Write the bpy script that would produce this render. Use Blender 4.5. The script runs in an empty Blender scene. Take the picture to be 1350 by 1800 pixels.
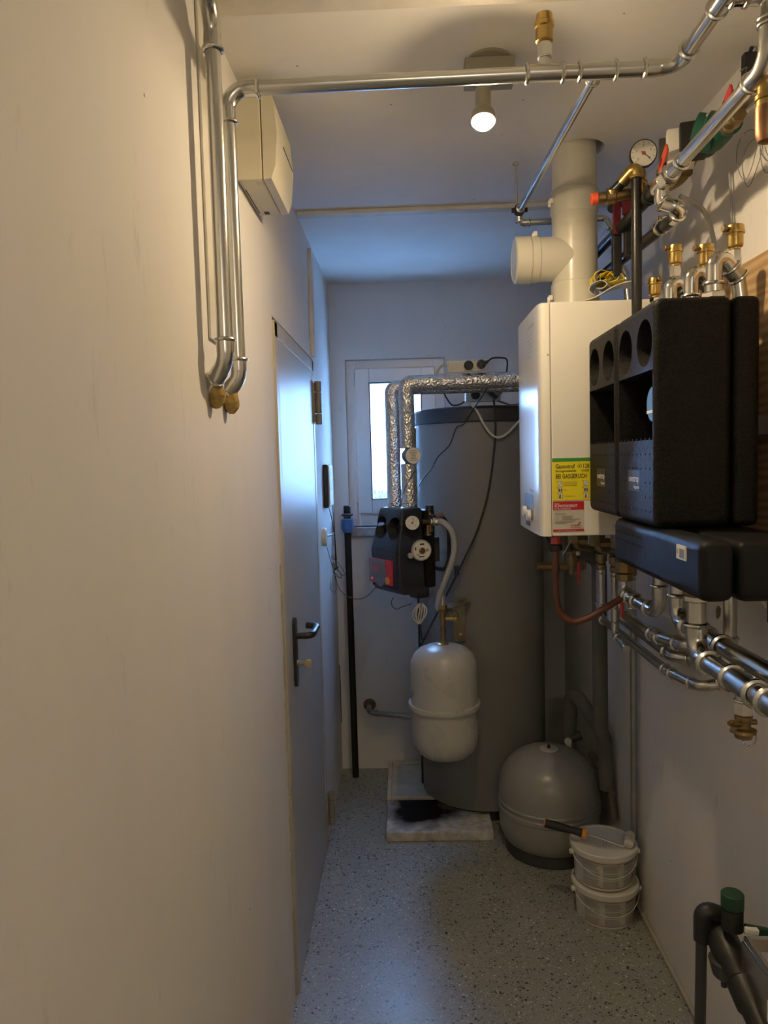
import bpy, bmesh, math, random
from mathutils import Vector, Matrix, Quaternion
random.seed(7)
S = bpy.context.scene
COL = S.collection
V = Vector
PI = math.pi

# ------------------------------------------------------------------ camera
CAM_H = 1.591
cd = bpy.data.cameras.new('camera'); co = bpy.data.objects.new('camera', cd); COL.objects.link(co)
rot = Matrix([[0.999229, 0.024486, 0.030688], [0.028861, 0.071782, -0.997003], [-0.026615, 0.99712, 0.07102]])
co.matrix_world = Matrix.Translation((0, 0, CAM_H)) @ rot.to_4x4()
cd.sensor_fit = 'VERTICAL'; cd.sensor_height = 36.0; cd.lens = 1294.76 / 1800 * 36
cd.clip_start = 0.02; cd.clip_end = 200
S.camera = co

# ------------------------------------------------------------------ world, lamps, exposure
w = bpy.data.worlds.new('world'); S.world = w; w.use_nodes = True
wn = w.node_tree.nodes; wl = w.node_tree.links
bg = wn['Background']
tc = wn.new('ShaderNodeTexCoord'); sx = wn.new('ShaderNodeSeparateXYZ'); cr = wn.new('ShaderNodeValToRGB')
wl.new(tc.outputs['Generated'], sx.inputs[0]); wl.new(sx.outputs['Z'], cr.inputs[0])
cr.color_ramp.elements[0].position = 0.0; cr.color_ramp.elements[0].color = (0.27, 0.52, 1.0, 1)
cr.color_ramp.elements[1].position = 0.9; cr.color_ramp.elements[1].color = (0.20, 0.45, 1.0, 1)
wl.new(cr.outputs[0], bg.inputs[0])
bg.inputs[1].default_value = 80.0          # overcast blue winter daylight
BULB_GLOW = 800.0
SPILL_W = 3.4                              # ceiling spot bulb
FILL_W = 13.0                              # added fill lamp, unseen behind the camera
WARM = (1.0, 0.76, 0.46)
S.view_settings.view_transform = 'Standard'
S.view_settings.look = 'None'
S.view_settings.exposure = 0.27
S.view_settings.gamma = 1.0
S.view_settings.use_curve_mapping = False

XL, XR, HC, YB, YF = -0.363, 0.784, 2.461, 3.702, -2.2

# ------------------------------------------------------------------ materials
def node_mat(name):
    m = bpy.data.materials.new(name); m.use_nodes = True
    nt = m.node_tree
    return m, nt, nt.nodes['Principled BSDF']
def M(name, col, rough=0.5, metal=0.0, var=0.08, vs=12.0, bump=0.0, bs=150.0, coat=0.0, rvar=0.08, emit=None, es=0):
    m, nt, b = node_mat(name)
    N = nt.nodes; L = nt.links
    t = N.new('ShaderNodeTexCoord')
    n = N.new('ShaderNodeTexNoise'); n.inputs['Scale'].default_value = vs; n.inputs['Detail'].default_value = 5
    L.new(t.outputs['Object'], n.inputs['Vector'])
    r = N.new('ShaderNodeValToRGB')
    lo = [max(0, c * (1 - var)) for c in col]; hi = [min(1, c * (1 + var)) for c in col]
    r.color_ramp.elements[0].position = 0.3; r.color_ramp.elements[0].color = (*lo, 1)
    r.color_ramp.elements[1].position = 0.7; r.color_ramp.elements[1].color = (*hi, 1)
    L.new(n.outputs['Fac'], r.inputs[0]); L.new(r.outputs[0], b.inputs['Base Color'])
    mr = N.new('ShaderNodeMapRange'); mr.inputs['To Min'].default_value = max(0.02, rough - rvar); mr.inputs['To Max'].default_value = min(1, rough + rvar)
    L.new(n.outputs['Fac'], mr.inputs['Value']); L.new(mr.outputs[0], b.inputs['Roughness'])
    b.inputs['Metallic'].default_value = metal
    b.inputs['Coat Weight'].default_value = coat
    if bump:
        n2 = N.new('ShaderNodeTexNoise'); n2.inputs['Scale'].default_value = bs; n2.inputs['Detail'].default_value = 3
        L.new(t.outputs['Object'], n2.inputs['Vector'])
        bp = N.new('ShaderNodeBump'); bp.inputs['Strength'].default_value = bump; bp.inputs['Distance'].default_value = 0.004
        L.new(n2.outputs['Fac'], bp.inputs['Height']); L.new(bp.outputs[0], b.inputs['Normal'])
    if emit:
        b.inputs['Emission Color'].default_value = (*emit, 1); b.inputs['Emission Strength'].default_value = es
    return m
def mat_wall(name, col, scuff=0.5):
    m, nt, b = node_mat(name); N = nt.nodes; L = nt.links
    t = N.new('ShaderNodeTexCoord')
    mp = N.new('ShaderNodeMapping'); mp.inputs['Scale'].default_value = (3, 3, 1.2); L.new(t.outputs['Object'], mp.inputs[0])
    n = N.new('ShaderNodeTexNoise'); n.inputs['Scale'].default_value = 1.3; n.inputs['Detail'].default_value = 6; L.new(mp.outputs[0], n.inputs[0])
    r = N.new('ShaderNodeValToRGB'); r.color_ramp.elements[0].position = .3; r.color_ramp.elements[1].position = .7
    r.color_ramp.elements[0].color = (*[c * .93 for c in col], 1); r.color_ramp.elements[1].color = (*col, 1)
    L.new(n.outputs['Fac'], r.inputs[0])
    # small grey scuffs and pits
    n3 = N.new('ShaderNodeTexNoise'); n3.inputs['Scale'].default_value = 9; n3.inputs['Detail'].default_value = 8; n3.inputs['Roughness'].default_value = .75
    mp2 = N.new('ShaderNodeMapping'); mp2.inputs['Scale'].default_value = (1, 1.6, .45); mp2.inputs['Rotation'].default_value = (.5, 0, 0); L.new(t.outputs['Object'], mp2.inputs[0]); L.new(mp2.outputs[0], n3.inputs[0])
    r3 = N.new('ShaderNodeValToRGB'); r3.color_ramp.elements[0].position = .60; r3.color_ramp.elements[1].position = .76
    r3.color_ramp.elements[0].color = (0, 0, 0, 1); r3.color_ramp.elements[1].color = (scuff, scuff, scuff, 1)
    L.new(n3.outputs['Fac'], r3.inputs[0])
    mx = N.new('ShaderNodeMix'); mx.data_type = 'RGBA'; mx.inputs[7].default_value = (col[0] * .5, col[1] * .5, col[2] * .5, 1)
    L.new(r3.outputs[0], mx.inputs[0]); L.new(r.outputs[0], mx.inputs[6])
    v = N.new('ShaderNodeTexVoronoi'); v.inputs['Scale'].default_value = 9; L.new(t.outputs['Object'], v.inputs[0])
    r4 = N.new('ShaderNodeValToRGB'); r4.color_ramp.elements[0].position = .022; r4.color_ramp.elements[1].position = .03
    r4.color_ramp.elements[0].color = (.75, .75, .75, 1); r4.color_ramp.elements[1].color = (0, 0, 0, 1); L.new(v.outputs['Distance'], r4.inputs[0])
    mx2 = N.new('ShaderNodeMix'); mx2.data_type = 'RGBA'; mx2.inputs[7].default_value = (.12, .11, .1, 1)
    L.new(r4.outputs[0], mx2.inputs[0]); L.new(mx.outputs[2], mx2.inputs[6]); L.new(mx2.outputs[2], b.inputs['Base Color'])
    b.inputs['Roughness'].default_value = .75
    n5 = N.new('ShaderNodeTexNoise'); n5.inputs['Scale'].default_value = 260; n5.inputs['Detail'].default_value = 2; L.new(t.outputs['Object'], n5.inputs[0])
    n6 = N.new('ShaderNodeTexNoise'); n6.inputs['Scale'].default_value = 5; L.new(t.outputs['Object'], n6.inputs[0])
    ad = N.new('ShaderNodeMath'); ad.operation = 'MULTIPLY_ADD'; ad.inputs[1].default_value = 4.0; L.new(n6.outputs['Fac'], ad.inputs[0]); L.new(n5.outputs['Fac'], ad.inputs[2])
    bp = N.new('ShaderNodeBump'); bp.inputs['Strength'].default_value = .035; bp.inputs['Distance'].default_value = .004
    L.new(ad.outputs[0], bp.inputs['Height']); L.new(bp.outputs[0], b.inputs['Normal'])
    return m
def mat_floor():
    m, nt, b = node_mat('floor_coating'); N = nt.nodes; L = nt.links
    t = N.new('ShaderNodeTexCoord')
    def specks(scale, thr, seed):
        mp = N.new('ShaderNodeMapping'); mp.inputs['Location'].default_value = (seed, seed * .7, 0); L.new(t.outputs['Object'], mp.inputs[0])
        nz = N.new('ShaderNodeTexNoise'); nz.inputs['Scale'].default_value = scale * 1.3; L.new(mp.outputs[0], nz.inputs[0])
        mx = N.new('ShaderNodeMix'); mx.data_type = 'RGBA'; mx.inputs[0].default_value = .02; L.new(mp.outputs[0], mx.inputs[6]); L.new(nz.outputs['Color'], mx.inputs[7])
        v = N.new('ShaderNodeTexVoronoi'); v.inputs['Scale'].default_value = scale; L.new(mx.outputs[2], v.inputs[0])
        sp = N.new('ShaderNodeSeparateColor'); L.new(v.outputs['Color'], sp.inputs[0])
        mr = N.new('ShaderNodeMapRange'); mr.inputs['To Min'].default_value = thr * .2; mr.inputs['To Max'].default_value = thr; mr.inputs['From Min'].default_value = .45; L.new(sp.outputs[0], mr.inputs['Value'])
        lt = N.new('ShaderNodeMath'); lt.operation = 'LESS_THAN'; L.new(v.outputs['Distance'], lt.inputs[0]); L.new(mr.outputs[0], lt.inputs[1])
        return lt.outputs[0]
    n = N.new('ShaderNodeTexNoise'); n.inputs['Scale'].default_value = 3.5; n.inputs['Detail'].default_value = 6; L.new(t.outputs['Object'], n.inputs[0])
    r = N.new('ShaderNodeValToRGB'); r.color_ramp.elements[0].position = .3; r.color_ramp.elements[1].position = .7
    r.color_ramp.elements[0].color = (.265, .268, .235, 1); r.color_ramp.elements[1].color = (.325, .328, .285, 1); L.new(n.outputs['Fac'], r.inputs[0])
    cur = r.outputs[0]
    for sc, th, sd, c in ((85, .40, 3.1, (.02, .02, .025, 1)), (140, .38, 7.7, (.045, .04, .035, 1)), (100, .32, 11.3, (.68, .68, .64, 1)), (150, .30, 5.5, (.6, .6, .55, 1))):
        f = specks(sc, th, sd)
        mx = N.new('ShaderNodeMix'); mx.data_type = 'RGBA'; mx.inputs[7].default_value = c
        L.new(f, mx.inputs[0]); L.new(cur, mx.inputs[6]); cur = mx.outputs[2]
    L.new(cur, b.inputs['Base Color']); b.inputs['Roughness'].default_value = .34
    n2 = N.new('ShaderNodeTexNoise'); n2.inputs['Scale'].default_value = 30; L.new(t.outputs['Object'], n2.inputs[0])
    bp = N.new('ShaderNodeBump'); bp.inputs['Strength'].default_value = .12; bp.inputs['Distance'].default_value = .004
    L.new(n2.outputs['Fac'], bp.inputs['Height']); L.new(bp.outputs[0], b.inputs['Normal'])
    return m
def mat_epp(name, c0, c1):
    m, nt, b = node_mat(name); N = nt.nodes; L = nt.links
    t = N.new('ShaderNodeTexCoord')
    v = N.new('ShaderNodeTexVoronoi'); v.inputs['Scale'].default_value = 330; L.new(t.outputs['Object'], v.inputs[0])
    sp = N.new('ShaderNodeSeparateColor'); L.new(v.outputs['Color'], sp.inputs[0])
    r = N.new('ShaderNodeValToRGB'); r.color_ramp.elements[0].position = .1; r.color_ramp.elements[1].position = 1
    r.color_ramp.elements[0].color = (*c0, 1); r.color_ramp.elements[1].color = (*c1, 1); L.new(sp.outputs[0], r.inputs[0]); L.new(r.outputs[0], b.inputs['Base Color'])
    b.inputs['Roughness'].default_value = .55; b.inputs['Specular IOR Level'].default_value = .22
    bp = N.new('ShaderNodeBump'); bp.inputs['Strength'].default_value = .45; bp.inputs['Distance'].default_value = .0015
    L.new(v.outputs['Distance'], bp.inputs['Height']); L.new(bp.outputs[0], b.inputs['Normal'])
    return m
def mat_foil():
    m, nt, b = node_mat('foil'); N = nt.nodes; L = nt.links
    t = N.new('ShaderNodeTexCoord')
    v = N.new('ShaderNodeTexVoronoi'); v.inputs['Scale'].default_value = 130; v.feature = 'SMOOTH_F1'; L.new(t.outputs['Object'], v.inputs[0])
    n = N.new('ShaderNodeTexNoise'); n.inputs['Scale'].default_value = 55; n.inputs['Detail'].default_value = 6; L.new(t.outputs['Object'], n.inputs[0])
    ad = N.new('ShaderNodeMath'); ad.operation = 'ADD'; L.new(v.outputs['Distance'], ad.inputs[0]); L.new(n.outputs['Fac'], ad.inputs[1])
    bp = N.new('ShaderNodeBump'); bp.inputs['Strength'].default_value = .8; bp.inputs['Distance'].default_value = .006
    L.new(ad.outputs[0], bp.inputs['Height']); L.new(bp.outputs[0], b.inputs['Normal'])
    b.inputs['Base Color'].default_value = (.78, .78, .78, 1); b.inputs['Metallic'].default_value = 1; b.inputs['Roughness'].default_value = .27
    return m
def mat_wood():
    m, nt, b = node_mat('board_wood'); N = nt.nodes; L = nt.links
    t = N.new('ShaderNodeTexCoord'); mp = N.new('ShaderNodeMapping'); mp.inputs['Scale'].default_value = (3, .8, 7); mp.inputs['Rotation'].default_value = (.14, 0, 0); L.new(t.outputs['Object'], mp.inputs[0])
    wv = N.new('ShaderNodeTexWave'); wv.wave_type = 'BANDS'; wv.bands_direction = 'Z'; wv.inputs['Scale'].default_value = 2.2; wv.inputs['Distortion'].default_value = 9; wv.inputs['Detail'].default_value = 5; wv.inputs['Detail Scale'].default_value = .8
    L.new(mp.outputs[0], wv.inputs[0])
    r = N.new('ShaderNodeValToRGB'); r.color_ramp.elements[0].color = (.40, .25, .12, 1); r.color_ramp.elements[1].color = (.55, .38, .20, 1); r.color_ramp.elements[0].position = .1
    L.new(wv.outputs['Fac'], r.inputs[0]); L.new(r.outputs[0], b.inputs['Base Color']); b.inputs['Roughness'].default_value = .6
    return m
def mat_slab():
    m, nt, b = node_mat('stained_slab'); N = nt.nodes; L = nt.links
    t = N.new('ShaderNodeTexCoord'); n = N.new('ShaderNodeTexNoise'); n.inputs['Scale'].default_value = 9; n.inputs['Detail'].default_value = 8; L.new(t.outputs['Object'], n.inputs[0])
    # black burnt stain of its own shape beside the tank foot
    sb = N.new('ShaderNodeVectorMath'); sb.operation = 'DISTANCE'; sb.inputs[1].default_value = (-.075, .075, .04); L.new(t.outputs['Object'], sb.inputs[0])
    ma = N.new('ShaderNodeMath'); ma.operation = 'MULTIPLY_ADD'; ma.inputs[1].default_value = .22; L.new(n.outputs['Fac'], ma.inputs[0]); L.new(sb.outputs['Value'], ma.inputs[2])
    r = N.new('ShaderNodeValToRGB'); r.color_ramp.elements[0].position = .215; r.color_ramp.elements[1].position = .33
    r.color_ramp.elements[0].color = (.012, .01, .01, 1); r.color_ramp.elements[1].color = (.62, .6, .55, 1); L.new(ma.outputs[0], r.inputs[0])
    n2 = N.new('ShaderNodeTexNoise'); n2.inputs['Scale'].default_value = 30; n2.inputs['Detail'].default_value = 8; L.new(t.outputs['Object'], n2.inputs[0])
    r2 = N.new('ShaderNodeValToRGB'); r2.color_ramp.elements[0].position = .38; r2.color_ramp.elements[1].position = .6; r2.color_ramp.elements[0].color = (.68, .66, .62, 1); L.new(n2.outputs['Fac'], r2.inputs[0])
    mx = N.new('ShaderNodeMix'); mx.data_type = 'RGBA'; mx.blend_type = 'MULTIPLY'; mx.inputs[0].default_value = .9; L.new(r.outputs[0], mx.inputs[6]); L.new(r2.outputs[0], mx.inputs[7])
    L.new(mx.outputs[2], b.inputs['Base Color']); b.inputs['Roughness'].default_value = .95; b.inputs['Specular IOR Level'].default_value = .15
    return m
def mat_glass(name, col=(1, 1, 1), rough=0.0):
    m, nt, b = node_mat(name)
    b.inputs['Base Color'].default_value = (*col, 1); b.inputs['Transmission Weight'].default_value = 1; b.inputs['Roughness'].default_value = rough; b.inputs['IOR'].default_value = 1.05
    return m

wall_m = mat_wall('wall_paint', (.78, .748, .705))
ceil_m = mat_wall('ceiling_paint', (.84, .82, .785), .15)
back_m = mat_wall('back_wall_paint', (.74, .74, .73), .5)
floor_m = mat_floor()
galv = M('galvanised_steel', (.60, .60, .57), .25, 1.0, .06, 9, rvar=.05)
galvd = M('dull_galvanised', (.42, .42, .40), .36, 1.0, .10, 12)
steel = M('bright_steel', (.7, .69, .65), .18, 1.0, .08, 20)
brass = M('brass', (.52, .36, .12), .30, 1.0, .12, 25)
brassd = M('old_brass', (.30, .215, .105), .40, 1.0, .2, 25)
copper = M('copper', (.34, .19, .10), .42, .9, .25, 25)
epp = mat_epp('black_foam_shell', (.004, .0035, .003), (.014, .012, .010))
def matte(m):
    m.node_tree.nodes['Principled BSDF'].inputs['Specular IOR Level'].default_value = .25
    return m
eppd = M('dark_shell', (.0075, .008, .0095), .5, 0, .15, 20, .1, 300); matte(eppd)
eppb = M('blue_black_shell', (.020, .024, .032), .48, 0, .15, 20, .1, 300)
dullb = M('dull_brown_pipe', (.15, .125, .09), .6, 0, .2, 25)
black = M('black_plastic', (.018, .018, .019), .42, 0, .1, 20)
blackp = M('black_pipe_paint', (.022, .021, .020), .33, .3, .15, 30)
rubber = M('black_rubber', (.014, .014, .014), .6)
white = M('white_enamel', (.80, .775, .70), .20, 0, .015, 5, rvar=.03)
white.node_tree.nodes['Principled BSDF'].inputs['Specular IOR Level'].default_value = .4
whites = M('white_side_enamel', (.80, .775, .70), .42, 0, .015, 5, rvar=.03)
whitep = M('white_plastic', (.78, .76, .70), .4, 0, .05, 10)
cream = M('cream_plastic', (.66, .61, .46), .45, 0, .03, 8)
flue_m = M('flue_paint', (.60, .575, .49), .3, 0, .03, 6, coat=.2)
pvcw = M('window_plastic', (.80, .81, .82), .3, 0, .02, 10)
doorm = M('door_paint', (.44, .435, .41), .37, 0, .03, 3, rvar=.03)
framem = M('door_frame_paint', (.50, .46, .37), .4, 0, .1, 12)
hingem = M('hinge_paint', (.27, .245, .20), .4, .0, .1, 12)
tankm = M('tank_jacket', (.19, .185, .172), .5, 0, .05, 6, .04, 90)
lidm = M('tank_lid', (.028, .028, .03), .48, 0, .1, 15)
vesm = M('vessel_paint', (.50, .49, .455), .28, 0, .03, 8, rvar=.05)
vesd = M('vessel_paint_dark', (.30, .295, .27), .3, 0, .04, 8, rvar=.05)
trimm = M('trim_strip', (.68, .64, .55), .5, 0, .08, 15)
foam_g = M('grey_pipe_foam', (.13, .125, .115), .8, 0, .12, 20, .2, 140)
foam_b = M('brown_foam', (.36, .24, .075), .9, 0, .35, 60, .9, 90)
hosem = M('brown_hose', (.12, .042, .022), .5, 0, .15, 20)
redp = M('red_plastic', (.52, .03, .03), .35)
dred = M('dark_red_paint', (.13, .008, .014), .5)
orange = M('orange_plastic', (.75, .30, .05), .4)
redor = M('red_orange_plastic', (.62, .075, .03), .4)
green = M('green_paint', (.012, .10, .065), .4, 0, .1, 15)
dgreen = M('dark_green_plastic', (.015, .06, .03), .45)
bluep = M('blue_plastic', (.035, .12, .32), .4)
bluef = M('blue_fitting', (.05, .13, .27), .4)
stickerY = M('yellow_sticker', (.85, .72, .02), .35, 0, .01)
stickerG = M('green_band', (.06, .28, .05), .35, 0, .01)
stickerR = M('red_band', (.52, .02, .03), .35, 0, .01)
stickerW = M('grey_sticker', (.58, .54, .45), .4, 0, .01)
ink = M('black_ink', (.02, .02, .02), .5, 0, .01)
inkw = M('white_ink', (.85, .85, .85), .5, 0, .01)
inkg = M('grey_ink', (.26, .26, .26), .5, 0, .01)
inkr = M('red_ink', (.40, .05, .04), .5, 0, .01)
dial = M('dial_face', (.74, .72, .64), .4, 0, .02)
foil = mat_foil()
wood = mat_wood()
slabm = mat_slab()
slabm2 = M('cream_tray', (.62, .59, .50), .6, 0, .15, 14)
zinc = M('yellow_zinc', (.34, .28, .15), .38, .7, .25, 10)
glassm = mat_glass('window_glass')
lampm = M('lamp_grey', (.30, .28, .22), .4, .3, .05)
bulbm = M('bulb_glow', (1, .95, .85), .3, emit=WARM, es=BULB_GLOW)
fillm = M('fill_glow', (1, .95, .85), .3, emit=(1, .84, .58), es=3)  # glow of the added fill globe behind the camera
stripw = M('socket_strip_white', (.72, .70, .62), .4)
cordw = M('white_cord', (.55, .53, .46), .5)
cordg = M('grey_cord', (.22, .22, .22), .5)
yel = M('yellow_ribbon', (.80, .62, .02), .5, 0, .15, 40)
bucketm = M('bucket_plastic', (.66, .645, .57), .35, 0, .05, 10)
labelm = M('bucket_label', (.52, .505, .445), .5, 0, .05, 25)
labelw = M('bucket_print', (.27, .26, .23), .5, 0, .05, 60)
roller = M('roller_fleece', (.66, .64, .54), .95, 0, .12, 60, .9, 200)
hedgem = M('hedge_leaves', (.0075, .0085, .0075), .8, 0, .5, 30)
firm = M('fir_needles', (.012, .016, .012), .8, 0, .4, 30)
barkm = M('bark', (.12, .09, .06), .9)
groundm = M('outside_ground', (.4, .42, .42), .9, 0, .2, 2)
stonem = M('sill_stone', (.34, .34, .33), .55, 0, .2, 30)
mirrorsteel = M('stainless_cover', (.62, .58, .50), .22, 1.0, .05, 6)
keym = M('key_brass', (.62, .52, .30), .3, .9, .1, 30)
strag = M('braid_steel', (.62, .60, .54), .32, .9, .3, 400, .9, 500)
dgrey = M('dark_grey_pipe', (.05, .05, .053), .45)
ltgrey = M('light_grey_plastic', (.42, .43, .45), .4)
screenm = M('controller_screen', (.35, .16, .17), .25)

# ------------------------------------------------------------------ mesh helpers
def frame_of(d):
    d = V(d).normalized()
    a = V((0, 0, 1)) if abs(d.z) < .9 else V((0, 1, 0))
    x = a.cross(d).normalized(); y = d.cross(x)
    return x, y, d
def box(bm, c, s, R=None, bev=0.0, seg=2):
    r = bmesh.ops.create_cube(bm, size=1.0); vs = r['verts']
    for v in vs: v.co = V((v.co.x * s[0], v.co.y * s[1], v.co.z * s[2]))
    if bev:
        es = list({e for v in vs for e in v.link_edges})
        q = bmesh.ops.bevel(bm, geom=es, offset=bev, segments=seg, profile=.5, affect='EDGES')
        vs = list({v for f in q['faces'] for v in f.verts} | {v for v in vs if v.is_valid})
    mat = Matrix.Translation(V(c)) @ (R.to_4x4() if R is not None else Matrix())
    bmesh.ops.transform(bm, matrix=mat, verts=vs)
def bb(bm, a, b, bev=0.0, seg=2):
    box(bm, [(a[i] + b[i]) / 2 for i in range(3)], [abs(b[i] - a[i]) for i in range(3)], None, bev, seg)
def lathe(bm, o, axis, prof, seg=24, cap=True, rot=0.0):
    x, y, d = frame_of(axis); o = V(o); rings = []
    for r, h in prof:
        ring = []
        for k in range(seg):
            a = 2 * PI * k / seg + rot
            ring.append(bm.verts.new(o + d * h + (x * math.cos(a) + y * math.sin(a)) * max(r, 1e-5)))
        rings.append(ring)
    for i in range(len(rings) - 1):
        for k in range(seg):
            k2 = (k + 1) % seg
            bm.faces.new((rings[i][k], rings[i][k2], rings[i + 1][k2], rings[i + 1][k]))
    if cap:
        bm.faces.new(list(reversed(rings[0]))); bm.faces.new(rings[-1])
def cyl(bm, p0, p1, r, r1=None, seg=20, bev=0.0):
    p0 = V(p0); p1 = V(p1); h = (p1 - p0).length; r1 = r if r1 is None else r1
    if bev: pr = [(r - bev, 0), (r, bev), (r1, h - bev), (r1 - bev, h)]
    else: pr = [(r, 0), (r1, h)]
    lathe(bm, p0, p1 - p0, pr, seg)
def hexnut(bm, p0, p1, r): cyl(bm, p0, p1, r, None, 6, r * .12)
def tube(bm, pts, r, seg=12, closed=False):
    pts = [V(p) for p in pts]; n = len(pts); rings = []
    t0 = (pts[1] - pts[0]).normalized(); x, y, _ = frame_of(t0)
    prev = t0
    for i, p in enumerate(pts):
        if i == 0: t = t0
        elif i == n - 1: t = (pts[-1] - pts[-2]).normalized()
        else: t = (pts[i + 1] - pts[i - 1]).normalized()
        q = prev.rotation_difference(t); x = q @ x; y = q @ y; prev = t
        rr = r[i] if isinstance(r, (list, tuple)) else r
        rings.append([bm.verts.new(p + (x * math.cos(2 * PI * k / seg) + y * math.sin(2 * PI * k / seg)) * rr) for k in range(seg)])
    for i in range(n - 1):
        for k in range(seg):
            k2 = (k + 1) % seg
            bm.faces.new((rings[i][k], rings[i][k2], rings[i + 1][k2], rings[i + 1][k]))
    bm.faces.new(list(reversed(rings[0]))); bm.faces.new(rings[-1])
def spline(pts, n=8):
    pts = [V(p) for p in pts]; out = []
    P = [pts[0] * 2 - pts[1]] + pts + [pts[-1] * 2 - pts[-2]]
    for i in range(1, len(P) - 2):
        for k in range(n):
            t = k / n; a, b, c, d = P[i - 1], P[i], P[i + 1], P[i + 2]
            out.append(.5 * ((2 * b) + (c - a) * t + (2 * a - 5 * b + 4 * c - d) * t * t + (3 * b - a - 3 * c + d) * t ** 3))
    out.append(pts[-1]); return out
def arc_corner(p0, p1, p2, R, n=8):
    p0, p1, p2 = V(p0), V(p1), V(p2)
    d0 = (p1 - p0).normalized(); d1 = (p2 - p1).normalized(); ang = d0.angle(d1)
    if ang < .02: return [p1], d0, d1, 0
    T = min(R * math.tan(ang / 2), .49 * (p1 - p0).length, .49 * (p2 - p1).length)
    R = T / math.tan(ang / 2)
    nrm = (d1 - d0 * d0.dot(d1)).normalized(); c = p1 - d0 * T + nrm * R
    out = []
    for k in range(n + 1):
        a = ang * k / n
        out.append(c - nrm * R * math.cos(a) + d0 * R * math.sin(a))
    return out, d0, d1, T
def fillet(pts, R, n=8):
    out = [V(pts[0])]
    for i in range(1, len(pts) - 1):
        a, _, _, _ = arc_corner(pts[i - 1], pts[i], pts[i + 1], R, n); out += a
    out.append(V(pts[-1])); return out
def bead(bm, p, d, r, w=None, seg=20):
    w = w or r * .5; d = V(d).normalized()
    lathe(bm, V(p) - d * w / 2, d, [(r * .98, 0), (r * 1.22, w * .2), (r * 1.28, w * .5), (r * 1.22, w * .8), (r * .98, w)], seg, cap=False)
def sphere(bm, c, r, u=16, v=10, sc=(1, 1, 1)):
    m = Matrix.Translation(V(c)) @ Matrix.Diagonal((*sc, 1))
    bmesh.ops.create_uvsphere(bm, u_segments=u, v_segments=v, radius=r, matrix=m)
def prism(bm, poly, o, u, v, depth):
    o, u, v = V(o), V(u), V(v); n = u.cross(v).normalized()
    a = [bm.verts.new(o + u * p[0] + v * p[1]) for p in poly]; b = [bm.verts.new(o + u * p[0] + v * p[1] + n * depth) for p in poly]
    bm.faces.new(list(reversed(a))); bm.faces.new(b)
    for i in range(len(poly)):
        j = (i + 1) % len(poly); bm.faces.new((a[i], a[j], b[j], b[i]))
def quad(bm, o, u, v):
    o, u, v = V(o), V(u), V(v)
    bm.faces.new([bm.verts.new(p) for p in (o, o + u, o + u + v, o + v)])
_tc = bpy.data.curves.new('lettering', 'FONT'); _to = bpy.data.objects.new('lettering', _tc); COL.objects.link(_to)
def text(bm, s, size, o, u, v, align='LEFT', bold=0.0, sx=1.0, shear=0.0):
    _tc.body = s; _tc.size = size; _tc.align_x = align; _tc.offset = bold * size; _tc.resolution_u = 2; _tc.shear = shear
    bpy.context.view_layer.update()
    me = bpy.data.meshes.new_from_object(_to.evaluated_get(bpy.context.evaluated_depsgraph_get()))
    u, v, o = V(u), V(v), V(o); n = u.cross(v)
    b2 = bmesh.new(); b2.from_mesh(me)
    mat = Matrix((( u.x * sx, v.x, n.x, o.x), (u.y * sx, v.y, n.y, o.y), (u.z * sx, v.z, n.z, o.z), (0, 0, 0, 1)))
    bmesh.ops.transform(b2, matrix=mat, verts=b2.verts); t = bpy.data.meshes.new('lettering'); b2.to_mesh(t); b2.free()
    bm.from_mesh(t); bpy.data.meshes.remove(me); bpy.data.meshes.remove(t)

def root_of(o):
    while o.parent: o = o.parent
    return o
def obj(name, bm, mat, parent=None, label=None, sharp=35, kind=None):
    bmesh.ops.recalc_face_normals(bm, faces=bm.faces)
    if parent is not None:
        r = root_of(parent)
        mw = Matrix.Translation(r.location) @ r.rotation_euler.to_matrix().to_4x4() if r.type == 'EMPTY' else Matrix.Translation(r.location)
        bmesh.ops.transform(bm, matrix=mw.inverted(), verts=bm.verts)
        loc = (0, 0, 0)
    else:
        lo = [min(v.co[i] for v in bm.verts) for i in range(3)]; hi = [max(v.co[i] for v in bm.verts) for i in range(3)]
        loc = V(((lo[0] + hi[0]) / 2, (lo[1] + hi[1]) / 2, lo[2])); bmesh.ops.translate(bm, vec=-loc, verts=bm.verts)
    me = bpy.data.meshes.new(name); bm.to_mesh(me); bm.free()
    for p in me.polygons: p.use_smooth = True
    me.set_sharp_from_angle(angle=math.radians(sharp))
    o = bpy.data.objects.new(name, me); COL.objects.link(o); o.location = loc
    if mat: me.materials.append(mat)
    if len(me.polygons) < 6000:
        wm = o.modifiers.new('weighted_normal', 'WEIGHTED_NORMAL'); wm.keep_sharp = True; wm.weight = 70
    if parent is not None: o.parent = parent
    if label: o['label'] = label
    if kind: o['kind'] = kind
    return o
def tag(o, label, cat, group=None):
    o['label'] = label; o['category'] = cat
    if group: o['group'] = group
    return o
def thing(name, label, cat, loc, group=None, rz=0):
    o = bpy.data.objects.new(name, None); COL.objects.link(o); o.location = loc; o.rotation_euler = (0, 0, rz); o.empty_display_size = .05
    return tag(o, label, cat, group)
def struct(name, bm, mat, parent=None):
    o = obj(name, bm, mat, parent)
    if parent is None: o['kind'] = 'structure'
    return o
def B(): return bmesh.new()
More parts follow.
